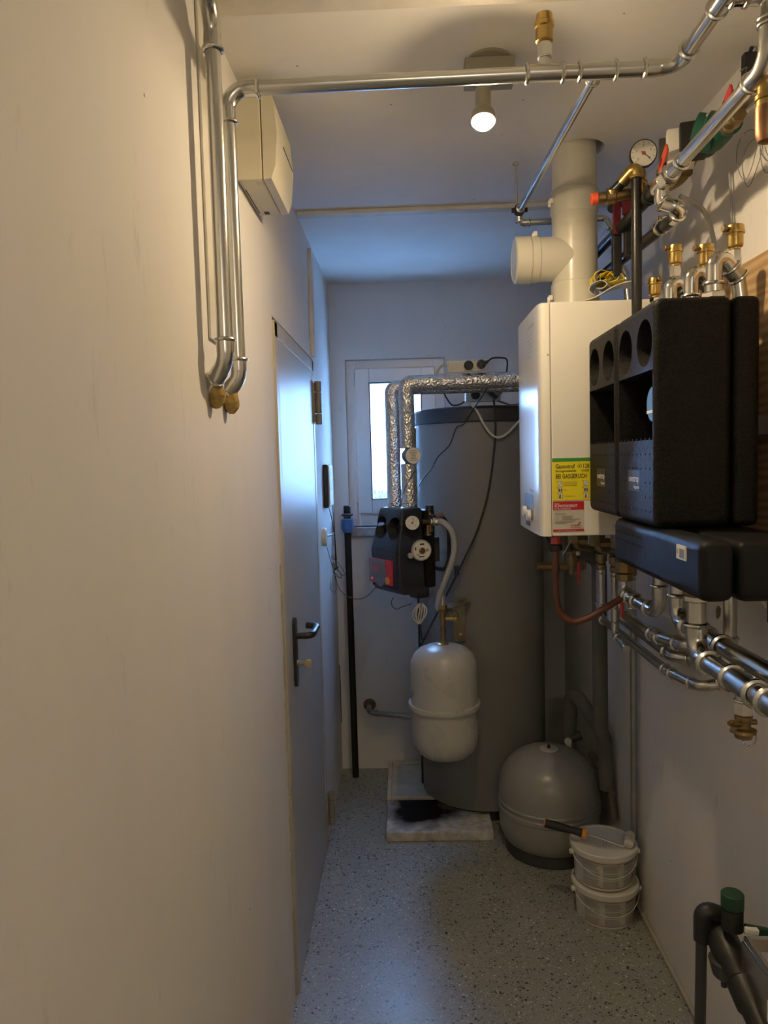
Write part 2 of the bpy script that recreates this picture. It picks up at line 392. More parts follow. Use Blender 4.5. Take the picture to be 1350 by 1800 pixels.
def boolean(bm, cutters, op='DIFFERENCE'):
    def tmp(b):
        bmesh.ops.recalc_face_normals(b, faces=b.faces)
        me = bpy.data.meshes.new('tmp'); b.to_mesh(me); b.free(); o = bpy.data.objects.new('tmp', me); COL.objects.link(o); return o
    a = tmp(bm); cs = [tmp(c) for c in cutters]
    for c in cs:
        md = a.modifiers.new('b', 'BOOLEAN'); md.operation = op; md.object = c; md.solver = 'EXACT'
    bpy.context.view_layer.update()
    me = bpy.data.meshes.new_from_object(a.evaluated_get(bpy.context.evaluated_depsgraph_get()))
    out = bmesh.new(); out.from_mesh(me)
    for o in [a] + cs:
        d = o.data; bpy.data.objects.remove(o); bpy.data.meshes.remove(d)
    bpy.data.meshes.remove(me)
    return out

# a press-fitted pipe run: straight pipes, elbows with beaded sockets, tees
def run(name, label, cat, pts, r, mat=None, fmat=None, R=None, group=None, tees=(), soft=(), ends=(), couplings=(), seg=18, root=None, sock=1.7):
    mat = mat or galv; fmat = fmat or galv; R = R or r * 2.7
    pts = [V(p) for p in pts]
    t = root or thing(name, label, cat, pts[0], group)
    n = len(pts); cut0 = [V(p) for p in pts]; cut1 = [V(p) for p in pts]
    for i in range(1, n - 1):
        a, d0, d1, T = arc_corner(pts[i - 1], pts[i], pts[i + 1], R, 9)
        cut1[i] = a[0]; cut0[i] = a[-1]
        if T == 0: continue
        bm = B()
        if i in soft: tube(bm, a, r, seg); obj('bend', bm, mat, t)
        else:
            k = r * sock
            p = [a[0] - d0 * k] + a + [a[-1] + d1 * k]
            tube(bm, p, [r * 1.13, r * 1.13] + [r * 1.07] * (len(a) - 2) + [r * 1.13, r * 1.13], seg)
            bead(bm, p[0] + d0 * r * .2, d0, r * 1.1); bead(bm, p[-1] - d1 * r * .2, d1, r * 1.1)
            obj('elbow', bm, fmat, t)
    for i in range(n - 1):
        a = cut0[i]; b = cut1[i + 1]
        if (b - a).length < 1e-3: continue
        bm = B(); cyl(bm, a, b, r, None, seg); obj('pipe', bm, mat, t)
    for (c, ax, br, rb, ln) in tees:
        c, ax, br = V(c), V(ax).normalized(), V(br).normalized(); bm = B(); h = r * 2.4
        cyl(bm, c - ax * h, c + ax * h, r * 1.13, None, seg); bead(bm, c - ax * h, ax, r * 1.1); bead(bm, c + ax * h, ax, r * 1.1)
        cyl(bm, c, c + br * ln, rb * 1.13, None, seg); bead(bm, c + br * ln, br, rb * 1.1)
        obj('tee', bm, fmat, t)
    for (c, ax) in couplings:
        c, ax = V(c), V(ax).normalized(); bm = B(); h = r * 2
        cyl(bm, c - ax * h, c + ax * h, r * 1.13, None, seg); bead(bm, c - ax * h, ax, r * 1.1); bead(bm, c + ax * h, ax, r * 1.1)
        obj('coupling', bm, fmat, t)
    return t
def cable(name, label, pts, r, mat, cat='cable', group=None, n=7, seg=8):
    bm = B(); tube(bm, spline(pts, n), r, seg); return tag(obj(name, bm, mat), label, cat, group)

# ------------------------------------------------------------------ room shell
WT = .12
DY0, DY1, DZ = 2.06, 2.955, 2.0       # door frame opening in the left wall
bm = B(); bb(bm, (XL - .3, YF - .1, -.1), (XR + .2, YB + .3, 0)); struct('floor', bm, floor_m)
FLX, FLY, FLR = .503, 2.19, .064
bm = B(); bb(bm, (XL - .3, YF - .1, HC), (XR + .2, YB + .3, HC + .1))
ct = B(); lathe(ct, (FLX + .012, FLY + .004, HC - .05), (0, 0, 1), [(FLR + .010, 0), (FLR + .010, .11)], 28)
struct('ceiling', boolean(bm, [ct]), ceil_m)
bm = B()
bb(bm, (XL - WT, YF, 0), (XL, DY0, HC)); bb(bm, (XL - WT, DY1, 0), (XL, YB, HC)); bb(bm, (XL - WT, DY0, DZ), (XL, DY1, HC)); bb(bm, (XL - WT, DY0 - .001, 0), (XL - .091, DY1 + .001, DZ + .001))
struct('wall_left', bm, wall_m)
bm = B(); bb(bm, (XR, YF, 0), (XR + WT, YB, HC)); struct('wall_right', bm, wall_m)
bm = B(); bb(bm, (XL - WT, YF - WT, 0), (XR + WT, YF, HC)); struct('wall_front', bm, wall_m)
WX0, WX1, WZ0, WZ1 = -.290, .205, 1.255, 2.09
bm = B()
bb(bm, (XL - WT, YB, 0), (WX0, YB + .2, HC)); bb(bm, (WX1, YB, 0), (XR + WT, YB + .2, HC))
bb(bm, (WX0, YB, 0), (WX1, YB + .2, WZ0)); bb(bm, (WX0, YB, WZ1), (WX1, YB + .2, HC))
struct('wall_back', bm, back_m)

# window: outer frame, sash, pane, hinges, stone sill
bm = B(); fy = YB + .035
def rect_frame(bm, x0, x1, z0, z1, wd, y0, y1, bev=.004):
    bb(bm, (x0, y0, z0), (x0 + wd, y1, z1), bev); bb(bm, (x1 - wd, y0, z0), (x1, y1, z1), bev)
    bb(bm, (x0 + wd - .002, y0, z0), (x1 - wd + .002, y1, z0 + wd), bev); bb(bm, (x0 + wd - .002, y0, z1 - wd), (x1 - wd + .002, y1, z1), bev)
rect_frame(bm, WX0, WX1, WZ0, WZ1, .055, fy, fy + .07); bb(bm, (WX0, fy + .004, WZ0 - .002), (WX1, fy + .07, WZ0 + .07))
win = obj('window_1', bm, pvcw); win['kind'] = 'structure'
bm = B(); rect_frame(bm, WX0 + .045, WX1 - .045, WZ0 + .065, WZ1 - .042, .072, fy - .022, fy + .05, .007); sash = obj('sash', bm, pvcw, win)
bm = B(); rect_frame(bm, WX0 + .115, WX1 - .115, WZ0 + .135, WZ1 - .112, .006, fy - .018, fy + .03, .002); obj('glazing_bead', bm, rubber, sash)
bm = B(); bb(bm, (WX0 + .117, fy + .012, WZ0 + .137), (WX1 - .117, fy + .018, WZ1 - .114)); obj('pane', bm, glassm, win)
for z, h in ((WZ1 - .085, .045), (WZ0 + .10, .06)):
    bm = B(); cyl(bm, (WX0 + .037, fy - .012, z - h), (WX0 + .037, fy - .012, z + h * .4), .007, None, 12, .002); obj('hinge_cap', bm, pvcw, win)
bm = B(); bb(bm, (WX0 + .01, YB - .045, WZ0 - .045), (WX1 + .01, YB + .045, WZ0), .006); o = obj('window_sill', bm, stonem, win)

# trims
bm = B(); bb(bm, (XL + .005, 2.618, HC - .016), (XR, 2.662, HC), .004); struct('trim_1', bm, trimm)
bm = B(); bb(bm, (XL, 2.925, 2.005), (XL + .016, 2.972, HC - .04), .003); struct('trim_2', bm, trimm)
bm = B(); bb(bm, (XL + .0015, 1.3895, 1.826), (XL + .006, 1.450, HC), .0008, 1); bb(bm, (XL, 1.392, 1.83), (XL + .002, 1.448, HC)); struct('trim_3', bm, trimm)
bm = B(); bb(bm, (XL, 1.42, HC - .012), (XR, 1.475, HC), .003); struct('trim_4', bm, trimm)
bm = B(); bb(bm, (XR - .014, YF, 0), (XR, YB, .014), .005); struct('baseboard_right', bm, M('cove', (.42, .40, .33), .5))

# door 1 with steel frame in the left wall
FX = XL + .006
bm = B()
bb(bm, (XL - .09, DY0 + .026, -.0), (FX, DY0 + .068, DZ - .012), .002); bb(bm, (XL - .09, DY1 - .045, 0), (FX, DY1, DZ - .012), .002)
bb(bm, (XL - .09, DY0 + .026, DZ - .055), (FX, DY1, DZ - .010), .002)
bb(bm, (XL - .09, DY0 + .055, 0), (XL - .05, DY1 - .045, DZ - .055))
door = obj('door_1', bm, framem); door['kind'] = 'structure'
bm = B(); bb(bm, (XL - .046, DY0 + .079, .004), (XL + .004, DY1 - .035, DZ - .048), .003); leaf = obj('door_leaf', bm, doorm, door)
bm = B(); bb(bm, (XL - .05, DY0 - .001, 1.30), (XL - .001, DY0 + .0265, DZ)); rr = random.Random(9); z = 1.30
while z > .25:
    h = rr.uniform(.02, .09); bb(bm, (XL - .05, DY0 - .001, z - h), (XL - .001 - rr.uniform(0, .004), DY0 + rr.uniform(.012, .026), z)); z -= h + rr.uniform(.0, .05) * (1.6 - z)
obj('plaster_filler', bm, wall_m, door)
for z0, z1 in ((1.738, 1.908), (.085, .225)):
    hy = DY1 - .002; hx = XL + .022
    bm = B()
    h = (z1 - z0)
    cyl(bm, (hx, hy, z0), (hx, hy, z0 + h * .24), .0135, None, 16, .002); cyl(bm, (hx, hy, z0 + h * .255), (hx, hy, z0 + h * .745), .0135, None, 16, .002); cyl(bm, (hx, hy, z0 + h * .76), (hx, hy, z1), .0135, None, 16, .002)
    bb(bm, (XL + .002, hy - .045, z0 + .01), (XL + .012, hy, z1 - .01), .002)
    obj('hinge', bm, hingem, door)
# long plate and lever handle
hy, hz = 2.235, 1.045
bm = B(); prism(bm, [(.02 * math.cos(a), (.045 if math.sin(a) >= 0 else -.128) + .022 * math.sin(a)) for a in [2 * PI * (k + .5) / 24 for k in range(24)]], (XL + .014, hy, hz), (0, 1, 0), (0, 0, 1), -.012)
plate = obj('handle_plate', bm, black, door)
bm = B(); tube(bm, fillet([(XL + .008, hy, hz + .01), (XL + .062, hy, hz + .01), (XL + .066, hy + .105, hz + .016), (XL + .03, hy + .115, hz + .016)], .02, 6), .0105, 12); obj('lever', bm, black, plate)
bm = B(); lathe(bm, (XL + .008, hy, hz - .075), (1, 0, 0), [(.009, 0), (.009, .010), (.006, .012)], 14); obj('lock_cylinder', bm, keym, plate)
kt = thing('door_key', 'small brass key with a ring left in the grey door lock', 'key', (XL + .02, hy, hz - .075))
bm = B(); bb(bm, (XL + .018, hy - .0012, hz - .079), (XL + .036, hy + .0012, hz - .071)); lathe(bm, (XL + .046, hy - .0015, hz - .077), (0, 1, 0), [(.0115, 0), (.0125, .0008), (.0125, .0022), (.0115, .003)], 16); obj('key_bow', bm, keym, kt)
bm = B(); tube(bm, [(XL + .054 + .006 * math.cos(a), hy, hz - .088 + .008 * math.sin(a)) for a in [2 * PI * k / 12 for k in range(13)]], .0009, 6); obj('key_ring', bm, steel, kt)
bm = B(); bb(bm, (XL + .052, hy - .001, hz - .112), (XL + .057, hy + .001, hz - .094), .0005); obj('tag', bm, steel, kt)

# outside the window
bm = B(); bb(bm, (-6, YB + 1.2, -.3), (6, 16, -.2)); struct('ground', bm, groundm)
hb = B()
rr = random.Random(3)
for k in range(2600):
    p = V((rr.uniform(-3, 2.2), rr.uniform(6.6, 7.4), 0)); p.z = rr.uniform(-.2, 1) * 1.45 if k % 3 else 1.18 + rr.gauss(0, .05)
    a = V((rr.uniform(-1, 1), rr.uniform(-1, 1), rr.uniform(-1, 1))).normalized() * .055; c = a.cross(V((rr.uniform(-1, 1), rr.uniform(-1, 1), 1))).normalized() * .03
    p.z = min(p.z, 1.27)
    hb.faces.new([hb.verts.new(q) for q in (p - a, p + c, p + a, p - c)])
bb(hb, (-3, 6.75, -.2), (2.2, 7.3, 1.16), .05)
tag(obj('hedge', hb, hedgem), 'trimmed bluish green hedge outside the small window', 'hedge')
ft = thing('fir_tree', 'dark fir tree branch tips seen at the left edge of the window pane', 'tree', (-1.30, 5.4, -.2))
bm = B(); cyl(bm, (-1.30, 5.4, -.2), (-1.30, 5.4, 3.1), .07, .02, 10); obj('trunk', bm, barkm, ft)
bm = B()
for k in range(150):
    z = .5 + 2.5 * (k / 150); L = .55 * (3.2 - z) / 2.2 + .08; a = k * 2.4
    d = V((math.cos(a), math.sin(a), -.25)); p0 = V((-1.30, 5.4, z)); 
    for j in range(9):
        q = p0 + d * L * (j + 1) / 9
        for s in (-1, 1):
            t = V((-math.sin(a), math.cos(a), -.1)) * s * .07 * (1.15 - j / 9) + d * .04
            bm.faces.new([bm.verts.new(x) for x in (q, q + t * .5 + V((0, 0, .008)), q + t, q + t * .5 - V((0, 0, .008)))])
    cyl(bm, p0, p0 + d * L, .007, .002, 5)
obj('branch', bm, firm, ft, kind='stuff')

# ------------------------------------------------------------------ slabs, tank, vessels
st = B(); bb(st, (-.118, 2.965, 0), (.33, 3.262, .040), .005)
tag(obj('foundation_slab', st, slabm), 'white foam slab with a black burnt stain in front of the tall grey tank', 'slab')
bm = B(); bb(bm, (-.123, 3.272, 0), (.66, 3.69, .03), .004); bb(bm, (-.123, 3.272, .03), (-.103, 3.69, .048), .004); bb(bm, (-.103, 3.272, .03), (.1, 3.288, .048), .004); bb(bm, (-.103, 3.67, .03), (.1, 3.69, .048), .004)
tag(obj('foundation_tray', bm, slabm2), 'cream rimmed slab under the tall tank beside the back wall', 'slab')

TX, TY, TR = .333, 3.38, .285
tank = thing('buffer_tank', 'tall grey cylindrical buffer tank with a black lid in the back right corner', 'tank', (TX, TY, .041))
bm = B(); lathe(bm, (TX, TY, .055), (0, 0, 1), [(TR - .012, 0), (TR, .006), (TR, 1.69)], 72); obj('jacket', bm, tankm, tank)
bm = B(); lathe(bm, (TX, TY, .041), (0, 0, 1), [(TR - .03, 0), (TR - .03, .018)], 48); obj('base_ring', bm, black, tank)
bm = B(); lathe(bm, (TX, TY, 1.738), (0, 0, 1), [(TR + .008, 0), (TR + .011, .004), (TR + .011, .052), (TR + .004, .062), (TR - .05, .07), (.01, .078)], 72); obj('lid', bm, lidm, tank)
bm = B(); a0 = PI * 1.02
for k in range(1): 
    bb(bm, (TX - TR - .008, TY - .02, .07), (TX - TR + .002, TY + .02, 1.73), .002)
obj('jacket_seam', bm, black, tank)
# small flange bracket low on the left
bm = B(); bb(bm, (TX - TR - .045, TY - .10, .40), (TX - TR + .02, TY - .02, .63), .006); obj('flange_cover', bm, black, tank)
bm = B(); R = Matrix.Rotation(math.radians(-8), 3, 'Z'); p = (0.2056, 3.0900, 1.1155); box(bm, (p[0], p[1] + .005, p[2]), (.022, .02, .04), R, .003); obj('sensor_pocket', bm, black, tank)

def vessel_small():
    x, y = .134, 2.93; r = .135
    t = thing('expansion_vessel', 'small light grey expansion vessel with a round belt hanging in front of the tall tank', 'vessel', (x, y, .376))
    prof = [(.02, .376), (.06, .379), (.095, .392), (.118, .412), (.131, .44), (.135, .475), (.135, .60)]
    bm = B(); lathe(bm, (x, y, 0), (0, 0, 1), prof, 48); obj('lower_shell', bm, vesm, t)
    prof = [(.135, .60), (.135, .745), (.132, .775), (.12, .803), (.10, .822), (.07, .835), (.03, .842), (.018, .843)]
    bm = B(); lathe(bm, (x, y, 0), (0, 0, 1), prof, 48); obj('upper_shell', bm, vesm, t)
    bm = B(); lathe(bm, (x, y, .588), (0, 0, 1), [(.133, 0), (.1455, .001), (.1465, .006), (.1465, .014), (.1455, .019), (.133, .020)], 48); obj('belt', bm, vesm, t)
    bm = B(); lathe(bm, (x, y, .843), (0, 0, 1), [(.023, 0), (.023, .004), (.019, .006)], 20); obj('collar', bm, brass, t)
    return x, y
evx, evy = vessel_small()
t = thing('vessel_bracket', 'yellowish zinc bracket holding the small hanging vessel on the tall tank', 'bracket', (.2, 2.98, .86))
bm = B()
u = V((.50, .86, 0)).normalized()
b0 = V((.150, 2.945, .985)); b1 = b0 + u * .135
prism(bm, [(0, 0), (.175, .02), (.175, .03), (0, .004)], b0 - V((0, 0, .014)), u, (0, 0, 1), .004)
obj('web', bm, zinc, t)
bm = B(); n = V((-u.y, u.x, 0)); 
bm.faces.new([bm.verts.new(q) for q in (b0 + n * .03, b0 - n * .03, b1 + u * .04 - n * .03, b1 + u * .04 + n * .03)]); ret = bmesh.ops.extrude_face_region(bm, geom=bm.faces[:]); bmesh.ops.translate(bm, vec=(0, 0, .004), verts=[v for v in ret['geom'] if isinstance(v, bmesh.types.BMVert)])
obj('arm', bm, zinc, t)
bm = B(); e = V((.208, 3.105, 0)); box(bm, (e.x + .003, e.y - .010, .905), (.056, .005, .19), Matrix.Rotation(math.radians(18), 3, 'Z'), .001); obj('back_plate', bm, zinc, t)
for z in (.845, .97):
    bm = B(); hexnut(bm, (e.x + .008, e.y - .022, z), (e.x + .006, e.y - .010, z), .008); obj('bolt', bm, steel, t)
# brass fittings above the small vessel
t = thing('vessel_valve', 'brass shut-off fitting on top of the small hanging vessel', 'valve', (evx, evy, .849))
bm = B(); lathe(bm, (evx, evy, .849), (0, 0, 1), [(.0125, 0), (.0125, .03), (.015, .032), (.015, .06), (.012, .062), (.012, .075), (.016, .077), (.016, .125), (.026, .127), (.026, .131), (.015, .133), (.015, .155)], 20); obj('body', bm, brassd, t)
bm = B(); cyl(bm, (evx, evy, .948), (evx + .045, evy - .012, .948), .009, None, 14); cyl(bm, (evx + .045, evy - .012, .948), (evx + .06, evy - .016, .948), .013, .013, 14, .002); obj('drain_spout', bm, brass, t)
bm = B(); cyl(bm, (evx + .035, evy - .01, .955), (evx + .035, evy - .01, .966), .006, None, 10); obj('spindle', bm, brass, t)
bm = B(); tube(bm, spline([(evx + .015, evy - .012, .972), (evx + .03, evy - .02, .985), (evx + .055, evy - .022, .978), (evx + .064, evy - .02, .955)], 5), .0015, 6); obj('cap_strap', bm, black, t)

def vessel_floor():
    x, y, r = .548, 2.915, .200; dz = -.034
    t = thing('floor_vessel', 'large dark grey domed expansion vessel standing on the floor beside the tank', 'vessel', (x, y, 0))
    prof = [(.03, .035), (.10, .042), (.15, .06), (.182, .09), (.197, .125), (.200, .16), (.200, .205)]
    bm = B(); lathe(bm, (x, y, dz), (0, 0, 1), prof, 56); obj('lower_shell', bm, vesd, t)
    bm = B(); lathe(bm, (x, y, dz), (0, 0, 1), [(.200, .205), (.2035, .208), (.2035, .222), (.200, .226), (.199, .236), (.2035, .240), (.2035, .246), (.200, .250)], 56, cap=False); obj('bead_band', bm, vesd, t)
    prof = [(.200, .250), (.200, .29), (.196, .325), (.185, .357), (.165, .388), (.135, .415), (.10, .433), (.06, .445), (.02, .449), (.001, .4495)]
    bm = B(); lathe(bm, (x, y, dz), (0, 0, 1), prof, 56); obj('upper_shell', bm, vesd, t)
    bm = B(); lathe(bm, (x, y - .01, .4465 + dz), (0, -.04, 1), [(.036, 0), (.036, .004), (.034, .005)], 24); obj('top_label', bm, stickerW, t)
    bm = B(); cyl(bm, (x, y - .01, .448 + dz), (x, y - .01, .464 + dz), .007, .005, 12); obj('valve_cap', bm, black, t)
    bm = B(); lathe(bm, (x, y, 0), (0, 0, 1), [(.172, 0), (.176, .002), (.176, .058), (.168, .060), (.168, .004)], 48, cap=False); obj('base_ring', bm, dgrey, t)
vessel_floor()

# ------------------------------------------------------------------ gas boiler
BY0, BY1, BZ0, BZ1 = 2.0, 2.385, 1.371, 1.996
boiler = thing('gas_boiler', 'white wall-hung gas boiler with yellow and red stickers on its side', 'boiler', (.58, 2.2, BZ0))
bm = B(); bb(bm, (.393, BY0, BZ0), (XR - .003, BY1, BZ1), .004); obj('casing', bm, whites, boiler)
bm = B()
prof = [(0.3910, BY0 - .001), (0.3820, BY0 - .001), (0.3720, BY0 + .001), (0.3680, BY0 + .006), (0.3650, BY0 + .016), (0.3632, BY0 + .035), (0.3623, BY0 + .07), (0.3620, BY0 + .12), (0.3620, BY1 - .12), (0.3623, BY1 - .07), (0.3632, BY1 - .035), (0.3650, BY1 - .016), (0.3680, BY1 - .006), (0.3720, BY1 - .001), (0.3820, BY1), (0.3910, BY1)]
prism(bm, [(p[0], p[1]) for p in prof], (0, 0, BZ0), (1, 0, 0), (0, 1, 0), BZ1 - BZ0 - .002)
cover = obj('front_cover', bm, white, boiler, sharp=50)
bm = B(); bb(bm, (.3845, BY0 - .0016, 1.855), (.388, BY0 + .001, 1.860)); obj('screw_cap', bm, hingem, cover)
# handle trough / controller at the lower front
bm = B(); prism(bm, [(0, 0), (.16, 0), (.16, .02), (.155, .075), (.01, .075), (0, .03)], (0.3615, BY0 + .27, 1.405), (0, -1, 0), (0, 0, 1), -.006); cp = obj('control_panel', bm, M('panel_slate', (.13, .15, .19), .4), boiler)
for yy, zz, m in ((.225, 1.425, whitep), (.15, 1.418, whitep)):
    bm = B(); lathe(bm, (0.3600, BY0 + yy, zz), (-1, 0, 0), [(.016, 0), (.016, .010), (.012, .012)], 16); obj('knob', bm, m, cp)
bm = B(); bb(bm, (0.3595, BY0 + .17, 1.385), (0.3625, BY0 + .23, 1.398)); obj('name_plate', bm, ink, boiler)
bm = B(); text(bm, 'Windhager', .015, (0.3603, BY0 + .16, 1.487), (0, -1, 0), (0, 0, 1), bold=.01); obj('lettering', bm, ink, boiler)
bm = B()
for k in range(3): quad(bm, (.3615, BY0 + .15 - k * .03, 1.948), (0, -.018, 0), (0, 0, .010))
for k in range(6): quad(bm, (0.3615, BY0 + .19, 1.930 - k * .012), (0, -.1 + .01 * (k % 3), 0), (0, 0, .002))
obj('print', bm, inkg, boiler)
# yellow sticker (faces the camera side of the casing)
ux, uz = V((1, 0, 0)), V((0, 0, 1)); sy = BY0 - .0012
GX, GZ = .3945, 1.468
bm = B(); bb(bm, (GX, sy, GZ), (GX + .135, BY0 + .001, GZ + .105)); ys = obj('gas_sticker', bm, stickerY, boiler)
bm = B(); bb(bm, (GX, sy - .0004, GZ + .1045), (GX + .135, BY0, GZ + .114)); obj('header_band', bm, stickerG, ys)
bm = B(); yy = sy - .0006
text(bm, 'Gasnotruf', .0165, (GX + .0085, yy, GZ + .0865), ux, uz, bold=.012, sx=.76)
text(bm, '128', .0165, (GX + .0805, yy, GZ + .0865), ux, uz, bold=.012, sx=.76)
text(bm, 'Störungsmeldestelle', .0090, (GX + .0085, yy, GZ + .0765), ux, uz, bold=.01, sx=.76)
text(bm, '0384', .0090, (GX + .0845, yy, GZ + .0765), ux, uz, bold=.01, sx=.76)
text(bm, 'BEI GASGERUCH', .0170, (GX + .0085, yy, GZ + .0595), ux, uz, bold=.012, sx=.66)
for cx_, cz_, r_ in ((GX + .0735, GZ + .092, .0056), (GX + .0805, GZ + .0795, .0031)):
    lathe(bm, (cx_, yy + .0001, cz_), (0, -1, 0), [(r_, 0), (r_ * .84, 0)], 20, cap=False)
    tube(bm, [(cx_ - r_ * .35, yy, cz_ - r_ * .4), (cx_ - r_ * .1, yy, cz_), (cx_ + r_ * .3, yy, cz_ + r_ * .45)], r_ * .16, 5)
P0 = (GX + .0145, GX + .0835)
for k in range(3):
    z = GZ + .0385 - k * .0165
    for x0 in P0:
        for (a, b_) in (((0, 0), (.0125, .0006)), ((0, .0124), (.0125, .0006)), ((0, 0), (.0006, .0125)), ((.0119, 0), (.0006, .0125))): quad(bm, (x0 + a[0], yy, z + a[1]), ux * b_[0], uz * b_[1])
        if k == 0: quad(bm, (x0 + .0015, yy, z + .002), V((.0014, 0, 0)), V((.008, 0, .0085)))
        elif k == 1:
            quad(bm, (x0 + .002, yy, z + .002), ux * .0035, uz * .008); quad(bm, (x0 + .0075, yy, z + .002), ux * .003, uz * .008)
        else:
            lathe(bm, (x0 + .006, yy, z + .0085), (0, -1, 0), [(.002, 0), (.0001, 0)], 10, cap=False); quad(bm, (x0 + .0035, yy, z + .0015), ux * .004, uz * .005)
        lathe(bm, (x0 - .001, yy, z + .013), (0, -1, 0), [(.002, 0), (.0015, 0)], 12, cap=False)
text(bm, 'keine Flammen, keine Funken,', .0042, (GX + .030, yy, GZ + .048), ux, uz, sx=.72)
text(bm, 'keine Schalter betätigen, kein', .0042, (GX + .030, yy, GZ + .0435), ux, uz, sx=.72)
text(bm, 'Telefon und keine Signalgeber', .0042, (GX + .030, yy, GZ + .039), ux, uz, sx=.72)
text(bm, 'Lüften', .0042, (GX + .030, yy, GZ + .0265), ux, uz, sx=.72); text(bm, 'Gas-Hauptabsperrung zu', .0042, (GX + .030, yy, GZ + .010), ux, uz, sx=.72)
obj('lettering', bm, ink, ys)
bm = B()
for k in range(3):
    for x0 in P0: quad(bm, (x0, yy + .0002, GZ + .0385 - k * .0165), ux * .0125, uz * .0125)
obj('pictogram', bm, dial, ys)
KX, KZ = .3955, 1.384
bm = B(); bb(bm, (KX, sy, KZ), (KX + .083, BY0 + .001, KZ + .081)); ks = obj('service_sticker', bm, stickerW, boiler)
bm = B(); bb(bm, (KX, sy - .0004, KZ + .058), (KX + .083, BY0, KZ + .081)); obj('red_band', bm, stickerR, ks)
bm = B(); bb(bm, (KX, sy - .0004, KZ), (KX + .083, BY0, KZ + .006)); obj('red_band', bm, stickerR, ks)
bm = B(); yy = sy - .0007
text(bm, 'Unser', .0062, (KX + .004, yy, KZ + .0735), ux, uz, sx=.9); text(bm, 'KUNDENDIENST', .0105, (KX + .004, yy, KZ + .0655), ux, uz, bold=.008, sx=.78); text(bm, 'Für Sie einsatzbereit!', .0060, (KX + .004, yy, KZ + .0598), ux, uz, bold=.006, sx=.86)
text(bm, 'w w w . w i n d h a g e r . c o m', .0038, (KX + .012, yy, KZ + .0018), ux, uz)
obj('white_lettering', bm, inkw, ks)
bm = B()
text(bm, 'Kundendienst', .0036, (KX + .005, yy, KZ + .0525), ux, uz); text(bm, 'Steiermark', .0070, (KX + .005, yy, KZ + .0460), ux, uz, bold=.012)
for k, s_ in enumerate(('Telefon', 'Telefax', 'E-Mail')):
    text(bm, s_, .0038, (KX + .005, yy, KZ + .040 - k * .0042), ux, uz); quad(bm, (KX + .024, yy, KZ + .0405 - k * .0042), ux * (.03, .026, .048)[k], uz * .0017)
for k in range(3): quad(bm, (KX + .005, yy, KZ + .0275 - k * .0032), ux * (.055, .052, .03)[k], uz * .0013)
obj('lettering', bm, inkg, ks)
bm = B(); text(bm, 'Windhager', .0058, (KX + .046, yy, KZ + .0150), ux, uz, bold=.01); text(bm, 'Zentralheizung', .0048, (KX + .046, yy, KZ + .0098), ux, uz, bold=.012); tube(bm, [(KX + .0655, yy, KZ + .0185), (KX + .070, yy, KZ + .0225), (KX + .073, yy, KZ + .025)], .001, 5)
obj('logo', bm, inkr, ks)

# flue with side branch
fl = thing('flue_pipe', 'beige boiler flue pipe with a capped side branch running up through the ceiling', 'flue', (FLX, FLY, BZ1))
bm = B(); lathe(bm, (FLX, FLY, BZ1 + .001), (0, 0, 1), [(FLR + .006, 0), (FLR + .006, .03), (FLR + .004, .034), (FLR + .004, .085), (FLR, .088)], 40); lathe(bm, (FLX, FLY, BZ1 + .08), (0, 0, 1), [(FLR, 0), (FLR, .22)], 40); obj('lower_section', bm, flue_m, fl)
bm = B(); lathe(bm, (FLX, FLY, BZ1 + .30), (0, 0, 1), [(FLR, -.02), (FLR + .004, -.012), (FLR + .004, .035), (FLR + .006, .04), (FLR + .004, .045), (FLR, .05)], 40); obj('sleeve', bm, flue_m, fl)
bm = B(); lathe(bm, (FLX, FLY, BZ1 + .33), (0, 0, 1), [(FLR - .002, 0), (FLR - .002, HC - BZ1 - .33 + .12)], 40); obj('upper_section', bm, flue_m, fl)
bz = 2.155
bm = B(); lathe(bm, (FLX, FLY, bz), (-1, 0, 0), [(FLR - .002, 0), (FLR - .002, .105), (FLR, .107), (FLR, .128), (FLR + .003, .131), (FLR, .134)], 40); br = obj('side_branch', bm, flue_m, fl)
bm = B(); lathe(bm, (FLX - .133, FLY, bz), (-1, 0, 0), [(FLR + .002, 0), (FLR + .002, .038), (FLR - .004, .042), (FLR - .006, .040)], 40); obj('end_cap', bm, flue_m, br)
for p in ((FLX - .070, FLY - .02, BZ1 + .315), (FLX - .075, FLY - .02, BZ1 + .045), (FLX - .115, FLY - .01, bz + .069)):
    bm = B(); box(bm, p, (.012, .02, .014), None, .002); box(bm, (p[0] - .006, p[1] - .006, p[2] - .008), (.008, .006, .02), None, .002); obj('latch', bm, whitep, fl)

# things lying on the boiler
def curl(bm, pts, width, th, n=10):
    c = spline(pts, n); wv = V(width)
    for s in (0, 1): pass
    vs = []
    for i, p in enumerate(c):
        tt = (c[min(i + 1, len(c) - 1)] - c[max(i - 1, 0)]).normalized(); nn = tt.cross(wv.normalized()).normalized() * th
        vs.append([bm.verts.new(q) for q in (p, p + wv, p + wv + nn, p + nn)])
    for i in range(len(vs) - 1):
        for k in range(4):
            bm.faces.new((vs[i][k], vs[i][(k + 1) % 4], vs[i + 1][(k + 1) % 4], vs[i + 1][k]))
    bm.faces.new(vs[0]); bm.faces.new(list(reversed(vs[-1])))
bm = B(); curl(bm, [(.484, 2.03, 1.9985), (.525, 2.03, 2.012), (.565, 2.03, 2.034), (.60, 2.03, 2.046), (.645, 2.03, 2.05)], (.0, .105, .004), .003)
tag(obj('plastic_sheet', bm, flue_m), 'bent beige plastic sheet lying on top of the white boiler', 'sheet')
